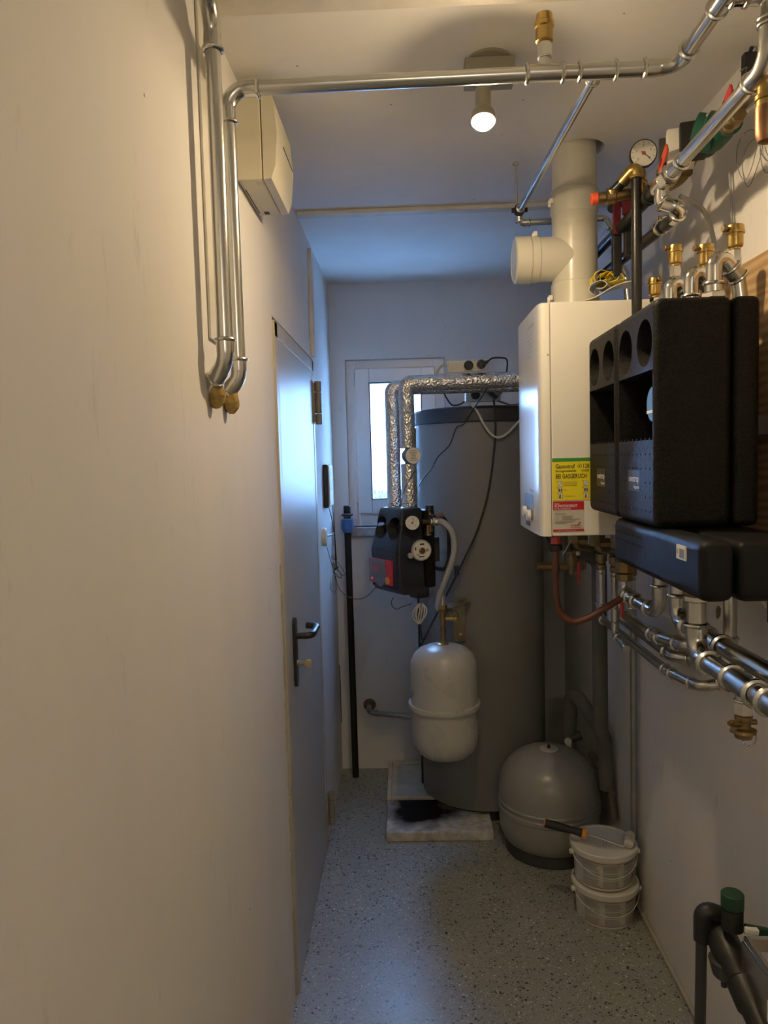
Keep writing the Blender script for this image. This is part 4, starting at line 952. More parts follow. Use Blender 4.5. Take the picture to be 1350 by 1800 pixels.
for k, pts in enumerate(([(0.0792, 2.9700, 1.0970), (0.1071, 2.9900, 1.0695), (0.0968, 2.9900, 1.0227), (0.0765, 2.9500, 1.0027), (0.0598, 2.9300, 0.9978)],)):
    cable('pink_wire', 'thin pink wire hanging beside the solar station', pts, .0012, M('pink_wire', (.42, .16, .15), .5))
bw = thing('cable_bundle', 'looped bundle of pale cables hanging under the solar station', 'cable', (0.0436, 2.9000, 1.0134))
for k in range(6):
    dx = (-10, -5, 0, 4, 8, 12)[k]; bm = B()
    tube(bm, spline([(0.0437, 2.9000, 1.0180) if k < 3 else (0.0529, 2.9100, 1.0158), V((0.0429, 2.8900, 0.9925)) + V((dx * .0022, .004 * k, 0)), V((0.0377, 2.8900, 0.9629)) + V((dx * .0024, .003 * k, .006 * (k % 2))), V((0.0395, 2.9000, 0.9331)) + V((dx * .0004, .002 * k, 0))], 6), .0028, 7); obj('cord', bm, cordw, bw)
cable('black_lead', 'short black lead dropping from the solar station behind the small vessel', [(0.0350, 2.9400, 1.0056), (0.0430, 2.9600, 0.9359), (0.0468, 2.9800, 0.8841), (0.0531, 3.0000, 0.8316)], .0035, black)
cable('sensor_cable', 'thin dark wire loop under the solar station corner', [(-0.0604, 2.9300, 1.0374), (-0.0701, 2.9300, 1.0191), (-0.0660, 2.9300, 1.0004), (-0.0502, 2.9300, 0.9885), (-0.0294, 2.9300, 0.9974), (0.0121, 2.9200, 1.0124)], .0014, black)

# ------------------------------------------------------------------ left pipes
a = .326
run('heating_pipe', 'vertical galvanised pipe nearest the viewer on the left wall', 'pipe', [(-.30, .95, 2.392), (-.324, 1.354, 2.392), (-.324, 1.354, 1.775), (-.364, 1.379, 1.732)], .0142, R=.046)
for y, z, lb in ((1.384, 1.722, 'yellow brown foam lump where the nearest left pipe enters the wall'), (1.497, 1.718, 'yellow brown foam lump where the second left pipe enters the wall')):
    bm = B(); sphere(bm, (XL + .012, y, z), .0215, 14, 10, (.80, .95, 1.25)); rr = random.Random(int(y * 100))
    for v in bm.verts:
        v.co += V((rr.uniform(-1, 1), rr.uniform(-1, 1), rr.uniform(-1, 1))) * .0018
        if v.co.x < XL + .0005: v.co.x = XL + .0005
    tag(obj('foam_seal', bm, foam_b), lb, 'foam seal')
PZ_ = 2.318
hp = run('crossing_pipe', 'galvanised pipe running under the ceiling from the left wall to the right', 'pipe',
    [(-.364, 1.4945, 1.728), (-.331, 1.492, 1.762), (-.330, 1.480, PZ_), (.535, 1.476, PZ_ + .004), (.535, .80, PZ_ + .004)], .0142, R=.040,
    tees=[((.285, 1.476, PZ_ + .003), (1, 0, 0), (0, 0, 1), .010, .028), ((.385, 1.476, PZ_ + .003), (1, 0, 0), (0, 1, .0), .0105, .034), ((.535, 1.26, PZ_ + .004), (0, 1, 0), (1, 0, 0), .0142, .034)])
run('branch_pipe', 'thin galvanised branch pipe running back from the crossing pipe to the boiler top', 'pipe',
    [(.385, 1.505, PZ_ + .003), (.358, 2.28, PZ_ + .004), (.360, 2.285, 2.290), (0.6170, 2.2850, 2.2960), (0.6422, 2.2850, 2.2501), (0.6470, 2.2850, 2.1798), (0.6773, 2.2850, 2.1284), (0.6839, 2.2850, 2.0473)], .0095, R=.020, soft=(3,))
ck = thing('pipe_clamp', 'small rubber lined clamp hanging the thin branch pipe from the ceiling', 'clamp', (.357, 2.272, HC))
bm = B(); cyl(bm, (.350, 2.268, PZ_ + .012), (.350, 2.268, HC - .004), .004, None, 8); hexnut(bm, (.350, 2.268, HC - .008), (.350, 2.268, HC), .011); obj('threaded_rod', bm, steel, ck)
bm = B(); lathe(bm, (.358, 2.258, PZ_ + .004), (0, 1, 0), [(.0105, 0), (.0165, 0), (.0165, .018), (.0105, .018)], 20, cap=False); bb(bm, (.335, 2.262, PZ_ - .002), (.345, 2.272, PZ_ + .010), .001); bb(bm, (.374, 2.262, PZ_ - .002), (.382, 2.272, PZ_ + .010), .001); obj('clamp_ring', bm, rubber, ck)

def vent(x, y, z, label, r=.0165, hexh=.024, side=(-1, -.2, 0), ring=True, group=None, bh=.030):
    t = thing('air_vent', label, 'air vent', (x, y, z), group)
    bm = B(); hexnut(bm, (x, y, z), (x, y, z + hexh), .0125); obj('adapter', bm, steel, t)
    z += hexh
    bm = B(); lathe(bm, (x, y, z), (0, 0, 1), [(.010, 0), (.010, .004), (r * .82, .005), (r * .92, .009), (r * .92, bh)], 24); obj('body', bm, brass, t)
    bm = B(); lathe(bm, (x, y, z), (0, 0, 1), [(r * .92, bh), (r * 1.08, bh + .0005), (r * 1.08, bh + .006), (r, bh + .007), (r, bh + .015), (r * .93, bh + .017), (r * .3, bh + .018)], 12); cp = obj('cap', bm, brass, t)
    s = V(side).normalized(); c = V((x, y, z + bh + .010))
    bm = B(); cyl(bm, c + s * r * .8, c + s * (r + .004), .004, None, 10); cyl(bm, c + s * (r + .004), c + s * (r + .011), .0065, None, 12, .001); obj('side_screw', bm, brassd, cp)
    return t
t = thing('air_vent', 'brass air vent standing on the crossing pipe under the ceiling', 'air vent', (.285, 1.476, PZ_ + .030))
bm = B(); hexnut(bm, (.285, 1.476, PZ_ + .03), (.285, 1.476, PZ_ + .058), .0145); obj('adapter', bm, steel, t)
bm = B(); lathe(bm, (.285, 1.476, PZ_ + .058), (0, 0, 1), [(.012, 0), (.0165, .003), (.0165, .026), (.0185, .028), (.0185, .036), (.0165, .038), (.0150, .052), (.004, .053)], 24); obj('body', bm, brass, t)

# right run under the ceiling, union and U bend
run('return_pipe', 'galvanised pipe running back along the upper right wall below the crossing pipe', 'pipe',
    [(.57, 1.26, PZ_ + .004), (.605, 1.26, PZ_ + .004), (.605, 1.262, 2.215), (.605, 1.80, 2.205)], .0142, R=.040, couplings=[((.605, 1.665, 2.208), (0, 1, 0))],
    tees=[((.578, 1.26, PZ_ + .004), (1, 0, 0), (0, 0, 1), .004, .012)])
t = thing('pipe_union', 'bright steel union and U bend joining the two black pipes at the upper right', 'fitting', (.605, 1.72, 2.2))
bm = B(); hexnut(bm, (.605, 1.705, 2.207), (.605, 1.735, 2.207), .024); cyl(bm, (.605, 1.735, 2.207), (.605, 1.79, 2.206), .020, None, 20, .004); obj('union_nut', bm, steel, t)
bm = B(); pp = fillet([(.605, 1.76, 2.206), (.605, 1.77, 2.165), (.645, 1.745, 2.145), (.645, 1.80, 2.138)], .018, 6); tube(bm, pp, .0165, 18); bead(bm, pp[5], pp[6] - pp[5], .0165); bead(bm, pp[-2], pp[-1] - pp[-2], .0165); obj('u_bend', bm, steel, t)
run('black_pipe', 'upper black insulated pipe running back behind the flue', 'pipe', [(.605, 1.79, 2.206), (.612, 2.62, 2.215), (.63, 2.62, 1.60)], .0145, mat=blackp, fmat=blackp, R=.04)
run('black_pipe', 'lower black insulated pipe running back beside the flue', 'pipe', [(.645, 1.79, 2.138), (.625, 2.52, 2.150), (.66, 2.54, 1.60)], .0145, mat=blackp, fmat=blackp, R=.04)
for (x, y, z, lb) in ((.605, 1.84, 2.206, 'black band clamp with screw on the upper black pipe'), (.640, 1.86, 2.139, 'steel band clamp with screw on the lower black pipe')):
    bm = B(); lathe(bm, (x, y, z), (0, 1, .01), [(.0150, 0), (.0185, .0), (.0185, .014), (.0150, .014)], 20, cap=False); cyl(bm, (x - .01, y + .006, z + .022), (x + .016, y + .006, z + .026), .004, None, 8); bb(bm, (x - .008, y + .001, z + .012), (x - .003, y + .012, z + .028), .001); tag(obj('band_clamp', bm, rubber if z > 2.17 else steel), lb, 'clamp')

# vertical black pole, brass group and gauge
run('black_riser', 'vertical black painted riser pipe in front of the boiler corner', 'pipe', [(.584, 1.88, 1.895), (.584, 1.88, 2.275)], .0125, mat=blackp)
bg_ = thing('brass_manifold', 'brass cross fitting with a red end cap and a pressure gauge beside the flue', 'fitting', (.57, 1.90, 2.24))
bm = B(); tube(bm, fillet([(.584, 1.88, 2.262), (.584, 1.88, 2.293), (.555, 1.905, 2.262)], .012, 6), .0155, 16); bead(bm, (.584, 1.88, 2.265), (0, 0, 1), .0145); obj('elbow', bm, brass, bg_)
bm = B(); cyl(bm, (.560, 1.90, 2.266), (.533, 1.92, 2.243), .0125, None, 16); obj('nipple', bm, blackp, bg_)
bm = B(); lathe(bm, (.490, 1.925, 2.232), (1, -.05, .08), [(.012, .01), (.0145, .012), (.0145, .028), (.0115, .03), (.0185, .033), (.0185, .052), (.015, .055), (.014, .09), (.012, .10), (.012, .15), (.0155, .152), (.0155, .175)], 18); cyl(bm, (.535, 1.922, 2.236), (.537, 1.915, 2.252), .0175, .0165, 16, .002); obj('body', bm, brassd, bg_)
bm = B(); lathe(bm, (.484, 1.925, 2.2315), (1, -.05, .08), [(.0125, 0), (.0145, .002), (.0145, .016)], 12); obj('red_end_cap', bm, redor, bg_)
bm = B(); lathe(bm, (.604, 1.905, 2.245), (0, -.0, 1), [(.013, -.012), (.013, .012), (.0145, .014), (.0145, .020), (.009, .022), (.009, .05)], 16); hexnut(bm, (.604, 1.905, 2.276), (.604, 1.905, 2.288), .0125); obj('gauge_socket', bm, brass, bg_)
gauge(bg_, (.603, 1.885, 2.324), (-.20, -1, -.14), .0325, .020, -40)
# red lined box valves behind
for (x, y, lb) in ((.600, 2.10, 'dark red lever plate left of the black riser behind the brass manifold'), (.622, 2.06, 'shorter dark red lever plate just behind the black riser')):
    t = thing('red_lever', lb, 'valve', (x, y, 2.1)); z0 = 2.195 if x < .61 else 2.235
    bm = B(); bb(bm, (x - (.010 if x < .61 else .018), y, z0), (x + (.010 if x < .61 else .018), y + .012, 2.298), .002); obj('lever', bm, dred, t)
    bm = B(); cyl(bm, (x, y + .012, 2.280), (x, y + .05, 2.280), .014, None, 14); obj('spindle', bm, black, t)
    bm = B(); bb(bm, (x - .008, y + .013, z0 - .11), (x + .016, y + .035, z0 + .02), .003); obj('valve_body', bm, black, t)
bm = B(); bb(bm, (.545, 2.42, 1.998), (.60, 2.425, 2.23), .001); bb(bm, (.545, 2.40, 2.222), (.61, 2.425, 2.23), .001); tag(obj('black_bracket', bm, dgrey), 'black sheet bracket standing behind the flue on the boiler', 'bracket')

# upper right pump with ball valves
pmp = thing('circulation_pump', 'green circulation pump with a white and black control box high on the right wall', 'pump', (.70, 1.74, 2.29))
bm = B(); lathe(bm, (.70, 1.625, 2.285), (0, 1, 0), [(.016, 0), (.030, .004), (.030, .012), (.020, .016), (.026, .03), (.031, .05), (.031, .09), (.024, .115), (.028, .12), (.028, .13), (.014, .14)], 20); obj('volute', bm, green, pmp)
bm = B(); lathe(bm, (.698, 1.69, 2.285), (-.78, .35, .30), [(.040, .0), (.042, .01), (.042, .022), (.036, .026), (.036, .045)], 24); obj('motor', bm, green, pmp)
for a_ in (0, 1, 2, 3):
    bm = B(); q = V((.684, 1.694, 2.291)); x_, y_, d_ = frame_of((-.78, .35, .30)); q = q + x_ * .034 * math.cos(a_ * PI / 2 + .7) + y_ * .034 * math.sin(a_ * PI / 2 + .7); cyl(bm, q, q + d_ * .012, .005, None, 8); obj('bolt', bm, steel, pmp)
pR = Matrix.Rotation(math.radians(-16), 3, 'Z') @ Matrix.Rotation(math.radians(-14), 3, 'X')
bm = B(); box(bm, (.668, 1.745, 2.292), (.055, .03, .085), pR, .004); obj('box_back', bm, black, pmp)
bm = B(); box(bm, (.654, 1.782, 2.290), (.060, .038, .088), pR, .004); bx = obj('control_box', bm, whitep, pmp)
bm = B(); box(bm, (.634, 1.815, 2.292), (.034, .03, .070), pR, .003); fp_ = obj('face_plate', bm, dgrey, bx)
bm = B(); tube(bm, [V((.634, 1.796, 2.292)) + V((.010 * math.cos(a_), -.002 * math.cos(a_), .008 * math.sin(a_))) for a_ in [PI * (1 + j / 10) for j in range(11)]], .0012, 6); obj('print', bm, inkg, bx)
run('pump_pipe', 'dark steel pipe carrying the green pump along the upper right wall', 'pipe', [(.70, 1.36, 2.275), (.70, 1.665, 2.29)], .0135, mat=galvd)
run('pump_pipe', 'short dark brass pipe behind the green pump ending at the brass manifold', 'pipe', [(.70, 1.80, 2.289), (.70, 1.91, 2.262), (.655, 1.915, 2.248)], .012, mat=brassd, fmat=brassd, R=.03)
for (x, y, z, lv, lb) in ((.668, 1.575, 2.262, (.668, 1.545, 2.327), 'ball valve with a red lever in front of the green pump'), (.622, 1.80, 2.243, (.638, 1.845, 2.297), 'ball valve with a bright red lever below the white control box')):
    t = thing('ball_valve', lb, 'valve', (x, y, z))
    bm = B(); sphere(bm, (x + .015, y, z), .019, 16, 10); hexnut(bm, (x + .015, y - .03, z), (x + .015, y - .012, z), .018); hexnut(bm, (x + .015, y + .012, z), (x + .015, y + .03, z), .018); obj('body', bm, brassd, t)
    bm = B(); cyl(bm, (x + .012, y, z), (x - .008, y, z + .004), .006, None, 10); lathe(bm, (x - .008, y, z + .004), (-1, 0, .2), [(.009, 0), (.009, .006), (.005, .008)], 6); obj('stem_nut', bm, steel, t)
    bm = B(); e1 = V((x - .010, y, z + .006)); e2 = V((x - .012, y - .055, z + .034)); dv = (e2 - e1).normalized(); sd = V((1, 0, 0)).cross(dv)
    box(bm, (e1 + e2) / 2, (.006, (e2 - e1).length + .012, .021), Matrix(((1, 0, 0), tuple(dv), tuple(sd))).transposed(), .0028, 3); lvv = obj('lever', bm, redp if y < 1.7 else redor, t)
    bm = B(); box(bm, (e1 * .6 + e2 * .4) + V((-.0035, 0, 0)), (.001, .022, .010), Matrix(((1, 0, 0), tuple(dv), tuple(sd))).transposed()); obj('grip_recess', bm, dred, lvv)
bv = thing('drain_cock', 'brass and copper fitting hanging at the upper right edge of the picture', 'fitting', (.615, 1.30, 2.13))
bm = B(); lathe(bm, (.622, 1.302, 2.105), (0, 0, 1), [(.006, 0), (.014, .004), (.018, .014), (.019, .035), (.0185, .06)], 20); obj('lower_body', bm, copper, bv)
bm = B(); lathe(bm, (.622, 1.302, 2.163), (0, 0, 1), [(.017, 0), (.017, .012), (.0195, .013), (.0195, .020), (.016, .021), (.016, .04), (.013, .042), (.013, .062)], 20); obj('upper_body', bm, brass, bv)
bm = B(); bb(bm, (XR - .03, 1.68, 2.395), (XR, 1.70, 2.45), .004); cyl(bm, (XR - .015, 1.69, 2.45), (XR - .012, 1.685, HC), .004, None, 8); tag(obj('black_clip', bm, black), 'black clip on the wall just under the ceiling at the upper right', 'clip')
cable('grey_wire', 'thin grey wire arching up near the ceiling line at the upper right wall', [(.74, 1.74, 2.33), (.755, 1.77, 2.37), (.765, 1.735, 2.405), (.75, 1.66, 2.405), (.71, 1.60, 2.37)], .0014, cordg)
wl_ = thing('wire_coil', 'loose coil of thin sensor wire hanging on the upper right wall', 'wire', (XR - .01, 1.6, 2.2))
rr = random.Random(11)
for k in range(7):
    cy_, cz_ = 1.60 + rr.uniform(-.035, .04) - (.10 if k > 4 else 0) * -1, 2.235 + rr.uniform(-.02, .02); r1, r2 = rr.uniform(.025, .05), rr.uniform(.035, .06); tl = rr.uniform(0, 3)
    bm = B(); tube(bm, [(XR - .006 - .003 * k * .4 - .004 * math.sin(a * 2), cy_ + r1 * math.cos(a) + .01 * math.sin(a + tl), cz_ + r2 * math.sin(a)) for a in [2 * PI * j / 22 + tl for j in range(22)]], .0009, 5); obj('wire_loop', bm, cordg, wl_)
cable('grey_conduit', 'grey cable bending down the right wall behind the pump station', [(.66, 1.80, 2.19), (.72, 1.82, 2.165), (.755, 1.845, 2.11), (.768, 1.86, 2.04), (.765, 1.86, 1.93)], .0055, M('conduit_grey', (.40, .39, .37), .5))
cable('grey_conduit', 'thin grey cable straight down the right wall beside the bent one', [(.775, 1.80, 2.24), (.776, 1.79, 2.15), (.776, 1.785, 2.0), (.77, 1.78, 1.9)], .003, M('conduit_thin', (.40, .39, .37), .5))

# ------------------------------------------------------------------ on top of the pump stations
BT = (((.607, 1.475, 1.974), (.659, 1.49, 1.929)), ((.605, 1.585, 1.972), (.650, 1.60, 1.932)), ((.603, 1.70, 1.975), (.644, 1.715, 1.940)))
VP_ = ((0.6576, 1.5000, 1.9574), (0.6483, 1.6200, 1.9544), (0.6317, 1.7500, 1.9910))
for k in range(3):
    nm = ('nearest', 'middle', 'farthest')[k]; (bx_, y, zt), en = BT[k]
    t = thing('u_bend_pipe', nm + ' bright steel bend on top of the black pump stations', 'fitting', (bx_, y, 1.886))
    bm = B(); hexnut(bm, (bx_, y, 1.884), (bx_, y, 1.898), .0235); cyl(bm, (bx_, y, 1.897), (bx_, y, 1.912), .0175, None, 20); bead(bm, (bx_, y, 1.914), UP, .0165); obj('socket_nut', bm, steel, t)
    q = V(en); bm = B(); p = fillet([(bx_, y, 1.905), (bx_, y, zt + .010), tuple(q)], .020, 9); tube(bm, p, .0152, 20); obj('bend', bm, steel, t)
    vb = V(VP_[k]); d = (q - V((bx_, y, zt + .01))).normalized()
    bm = B(); cyl(bm, q - d * .026, q + d * .004, .0172, None, 20); bead(bm, q - d * .022, d, .0165); bead(bm, q + d * .002, d, .0165); cyl(bm, q, (q.x + .006, q.y, 1.884), .0140, None, 18); tube(bm, [q, V((vb.x, vb.y, vb.z - .022)), vb], .0115, 14); obj('tee', bm, galv, t)
    vent(vb.x, vb.y, vb.z, ('nearest', 'second', 'third')[k] + ' brass air vent above the black pump stations', hexh=.026)
vent(.628, 1.88, 1.962, 'farthest brass air vent above the black pump stations beside the black riser', hexh=.012, side=(.2, -1, 0))
run('vent_riser', 'short steel riser below the farthest brass air vent', 'pipe', [(.628, 1.88, 1.885), (.628, 1.88, 1.963)], .011)

# ------------------------------------------------------------------ below the pump stations
def nutgroup(t, x, y, z1):
    bm = B(); hexnut(bm, (x, y, z1 - .028), (x, y, z1), .027); obj('brass_nut', bm, brassd, t)
    bm = B(); hexnut(bm, (x, y, z1 - .042), (x, y, z1 - .028), .023); obj('steel_nut', bm, steel, t)
t = run('supply_pipe', 'thick galvanised pipe below the manifold block with a drain valve tee', 'pipe', [(.570, 1.462, 1.30), (.570, 1.462, 1.186), (.570, .80, 1.193)], .0185, R=.042, tees=[((.570, 1.255, 1.188), (0, 1, 0), (0, 0, -1), .012, .026), ], couplings=[((.570, 1.13, 1.189), (0, 1, 0))], sock=1.2)
nutgroup(t, .570, 1.462, 1.335)
t = run('supply_pipe', 'second thick galvanised pipe below the manifold block nearer the wall', 'pipe', [(.622, 1.700, 1.30), (.622, 1.700, 1.200), (.622, .80, 1.206)], .0185, R=.042, couplings=[((.622, 1.50, 1.201), (0, 1, 0))], sock=1.2)
nutgroup(t, .622, 1.700, 1.335)
dv = thing('drain_valve', 'brass drain valve with a small chain under the thick pipe', 'valve', (.570, 1.255, 1.10))
bm = B(); hexnut(bm, (.570, 1.255, 1.137), (.570, 1.255, 1.163), .0155); obj('adapter', bm, steel, dv)
bm = B(); lathe(bm, (.570, 1.255, 1.137), (0, 0, -1), [(.0145, 0), (.0145, .008), (.012, .01), (.012, .022), (.020, .025), (.021, .030), (.016, .033), (.014, .04), (.006, .042)], 18); bb(bm, (.5475, 1.251, 1.106), (.5925, 1.259, 1.112), .002); obj('body', bm, brassd, dv)
bm = B(); cyl(bm, (.562, 1.25, 1.123), (.545, 1.245, 1.126), .0055, .0065, 10); cyl(bm, (.545, 1.245, 1.126), (.540, 1.244, 1.127), .004, None, 8); cyl(bm, (.58, 1.255, 1.124), (.592, 1.255, 1.124), .005, None, 8); obj('spindle', bm, brassd, dv)
bm = B()
for k in range(15):
    a_ = PI * 1.12 * k / 14 - .1; sphere(bm, (.578 + .012 * math.cos(a_ + PI), 1.25, 1.098 - .014 * math.sin(a_)), .0018, 8, 6)
obj('chain', bm, steel, dv)
# valve and U pipe from the boiler to the far station
t = run('link_pipe', 'bright steel U shaped pipe from the boiler valve up to the far pump station', 'pipe', [(.622, 2.118, 1.25), (.622, 2.118, 1.186), (.628, 1.845, 1.186), (.628, 1.838, 1.442)], .0165, R=.048, tees=[((.623, 2.05, 1.186), (0, 1, 0), (0, 0, -1), .010, .026)])
bm = B(); lathe(bm, (.622, 2.118, 1.225), (0, 0, 1), [(.020, 0), (.025, .003), (.025, .02), (.021, .022), (.027, .026), (.027, .055), (.022, .058), (.022, .07), (.018, .072), (.018, .10), (.014, .102), (.014, .147)], 8); obj('brass_union', bm, brassd, t)
# horizontal pipes along the wall
run('wall_pipe', 'lowest galvanised pipe running along the right wall towards the viewer', 'pipe', [(.690, 2.66, 1.30), (.690, 2.66, 1.000), (.690, 1.96, 1.004), (.712, 1.80, 1.012), (.775, 1.78, 1.03), ], .0125, R=.034)
run('wall_pipe', 'upper galvanised pipe on the right wall ending behind the thick pipe', 'pipe', [(.680, 2.36, 1.30), (.680, 2.36, 1.083), (.680, 2.03, 1.084), (.700, 1.86, 1.10), (.775, 1.84, 1.11)], .0155, R=.036)
run('wall_pipe', 'dull grey pipe between the upper and lower wall pipes with a capped end', 'pipe', [(.725, 2.50, 1.030), (.725, 2.02, 1.030), (.772, 1.98, 1.030)], .017, mat=galvd, fmat=galv, R=.03)
t = run('vertical_pipe', 'thin galvanised pipe running down the right wall to the floor', 'pipe', [(.763, 2.50, 1.115), (.763, 2.50, .0)], .0115, mat=galvd, couplings=[((.763, 2.50, .185), (0, 0, 1))])
run('vertical_pipe', 'short vertical galvanised pipe below the near end of the manifold block', 'pipe', [(.705, 1.62, 1.335), (.705, 1.62, 1.10), (.775, 1.62, 1.085)], .0145, R=.03, couplings=[((.705, 1.62, 1.15), (0, 0, 1))])
rl_ = thing('mounting_rail', 'white metal wall rail under the manifold block at the right edge', 'rail', (.72, 1.40, 1.32))
bm = B(); bb(bm, (.60, 1.60, 1.318), (XR, 1.63, 1.334), .002); bb(bm, (.70, 1.20, 1.322), (.735, 1.63, 1.334), .002); obj('rail', bm, whitep, rl_)
bm = B(); bb(bm, (.735, 1.50, 1.235), (.76, 1.52, 1.322), .003); obj('black_clamp', bm, black, rl_)
bm = B(); tube(bm, [(.73, 1.60, 1.318), (.775, 1.60, 1.25)], .006, 6); tube(bm, [(.735, 1.44, 1.318), (.78, 1.44, 1.235)], .006, 6); obj('strut', bm, whitep, rl_)
bm = B(); bb(bm, (.70, 1.95, 1.14), (XR, 2.16, 1.152), .002); bb(bm, (XR - .006, 1.93, 1.14), (XR, 2.18, 1.30), .002); tag(obj('wall_plate', bm, whitep), 'white metal wall plate behind the U shaped link pipe', 'plate')
bm = B(); prism(bm, [(0, 0), (.014, .012), (.016, .03), (.005, .034), (-.006, .02)], (XR - .004, 1.87, 1.165), (0, -1, 0), UP, -.004); tag(obj('wall_hole_plug', bm, brassd), 'small brown stain plug in the right wall below the link pipe', 'plug')
# boiler underside valves
bx0 = thing('valve_group', 'steel and brass shut off valves with a red lever under the boiler', 'valve', (.62, 2.25, 1.25))
for k, (x, y) in enumerate(((.598, 2.28), (.622, 2.22), (.655, 2.16))):
    bm = B(); cyl(bm, (x, y, 1.10 if k < 2 else 1.15), (x, y, 1.235), .0105, None, 16); bead(bm, (x, y, 1.222), UP, .0110); bead(bm, (x, y, 1.125 if k < 2 else 1.165), UP, .0110); obj('pipe_stub', bm, galv, bx0)
    bm = B(); lathe(bm, (x, y, 1.233), (0, 0, 1), [(.0125, 0), (.015, .004), (.015, .016), (.011, .02), (.018, .03), (.018, .048), (.011, .056), (.011, .07), (.017, .072), (.017, .09), (.012, .094), (.012, .14)], 12); obj('ball_body', bm, brassd, bx0)
bm = B(); bb(bm, (.628, 2.165, 1.105), (.634, 2.19, 1.225), .002); bb(bm, (.634, 2.165, 1.165), (.65, 2.172, 1.225), .002); obj('red_lever', bm, redp, bx0)
bm = B(); bb(bm, (.555, 2.40, 1.17), (.562, 2.42, 1.24), .002); obj('red_lever', bm, redp, bx0)
bm = B(); tube(bm, [(.648 , 2.15 + .014 * math.cos(a_), 1.218 + .018 * math.sin(a_)) for a_ in [2 * PI * j / 16 for j in range(17)]], .002, 6); obj('wire_ring', bm, steel, bx0)
run('lower_link', 'small galvanised pipe under the boiler valves bending into the wall', 'pipe', [(.622, 2.22, 1.12), (.622, 2.22, 1.045), (.622, 2.10, 1.03)], .0105, R=.022)
cn = thing('boiler_connectors', 'brass pipe connectors under the white boiler', 'fitting', (.60, 2.15, 1.33))
for k, (x, y) in enumerate(((.50, 2.22), (.545, 2.14), (.59, 2.08))):
    bm = B(); hexnut(bm, (x, y, 1.325), (x, y, 1.371), .018); hexnut(bm, (x + .002, y, 1.335), (x + .04, y, 1.335), .014); tube(bm, fillet([(x, y, 1.345), (x + .01, y, 1.315), (x + .07, y + .06, 1.30)], .02, 5), .011, 12); obj('connector', bm, brassd, cn)
hs = thing('brown_hose', 'brown rubber drain hose with a red collar curving under the boiler', 'hose', (.422, 2.1, 1.371))
bm = B(); tube(bm, spline([(.422, 2.10, 1.325), (.421, 2.10, 1.25), (.423, 2.10, 1.18), (.437, 2.10, 1.135), (.470, 2.10, 1.112), (.51, 2.10, 1.122), (.555, 2.10, 1.147), (.60, 2.095, 1.175), (.625, 2.09, 1.195)], 9), .0098, 16); obj('hose', bm, hosem, hs)
bm = B(); cyl(bm, (.423, 2.10, 1.338), (.423, 2.10, 1.361), .0148, None, 18, .002); obj('red_collar', bm, redor, hs)
bm = B(); cyl(bm, (.423, 2.10, 1.319), (.423, 2.10, 1.338), .0185, None, 12, .003); obj('black_nut', bm, black, hs)
bm = B(); hexnut(bm, (.423, 2.10, 1.36), (.423, 2.10, 1.372), .014); obj('brass_nipple', bm, brassd, hs)
av = thing('air_vent', 'old brass air vent on a side pipe below the white boiler', 'air vent', (.555, 2.50, 1.2))
bm = B(); q = V((.556, 2.50, 0)); lathe(bm, (q.x, q.y, 1.185), (0, 0, 1), [(.010, 0), (.010, .02), (.016, .03), (.018, .035), (.018, .07), (.021, .072), (.021, .078), (.012, .082)], 18); obj('body', bm, brassd, av)
bm = B(); cyl(bm, (q.x, q.y, 1.266), (q.x, q.y, 1.28), .006, None, 10); obj('cap', bm, black, av)
bm = B(); cyl(bm, (q.x + .014, q.y - .012, 1.258), (q.x + .022, q.y - .018, 1.258), .007, None, 12); obj('side_screw', bm, whitep, av)
run('side_pipe', 'dull brass side pipe carrying the old air vent under the boiler', 'pipe', [(.44, 2.52, 1.213), (.60, 2.52, 1.207), (.61, 2.75, 1.207)], .0145, mat=brassd, fmat=brassd, R=.03)
bm = B(); sphere(bm, (.475, 2.45, 1.335), .022, 12, 8, (.8, 1, 1.6)); sphere(bm, (.48, 2.45, 1.29), .015, 12, 8, (.8, 1, 1.4)); tag(obj('black_plug', bm, black), 'black cable plug hanging below the back corner of the boiler', 'plug')
cable('sensor_cable', 'thin blue black cord running from the hanging plug to the side pipe', [(.48, 2.45, 1.28), (.49, 2.45, 1.25), (.505, 2.46, 1.22), (.51, 2.48, 1.20)], .002, black)
cable('pale_wire', 'short pale wire sticking out below the boiler beside the brown hose', [(.45, 2.14, 1.30), (.462, 2.14, 1.32), (.475, 2.14, 1.345)], .0015, cordw)

# grey foam insulated pipes
fj = thing('insulated_pipe', 'dark grey foam insulated pipe coming down from the boiler along the right wall', 'pipe', (.70, 2.70, .545))
bm = B(); tube(bm, fillet([(.535, 2.62, 1.371), (.575, 2.66, 1.27), (.700, 2.70, 1.20), (.702, 2.70, .56)], .05, 8), .0275, 22); obj('insulation', bm, foam_g, fj)
bm = B(); lathe(bm, (.702, 2.70, .562), (0, 0, -1), [(.0275, 0), (.026, .01), (.018, .019), (.001, .022)], 22); obj('rounded_end', bm, foam_g, fj)
fk = thing('insulated_pipe', 'dark grey foam insulated pipe bending over behind the floor vessel', 'pipe', (.67, 3.05, .3))
bm = B(); tube(bm, fillet([(.655, 3.02, .36), (.662, 3.02, .635), (.742, 2.80, .50), (.745, 2.78, .30)], .045, 8), .028, 20); obj('insulation', bm, foam_g, fk)
vf = thing('vessel_fitting', 'brass and white cap fitting at the back of the floor vessel', 'fitting', (.655, 3.0, .38))
bm = B(); lathe(bm, (.645, 2.99, .345), (0, 0, 1), [(.012, 0), (.018, .004), (.018, .03), (.012, .034), (.012, .06)], 14); sphere(bm, (.640, 2.975, .415), .015, 12, 8); obj('body', bm, whitep, vf)
bm = B(); cyl(bm, (.66, 3.0, .42), (.70, 3.0, .43), .02, None, 14); obj('dark_union', bm, dgrey, vf)
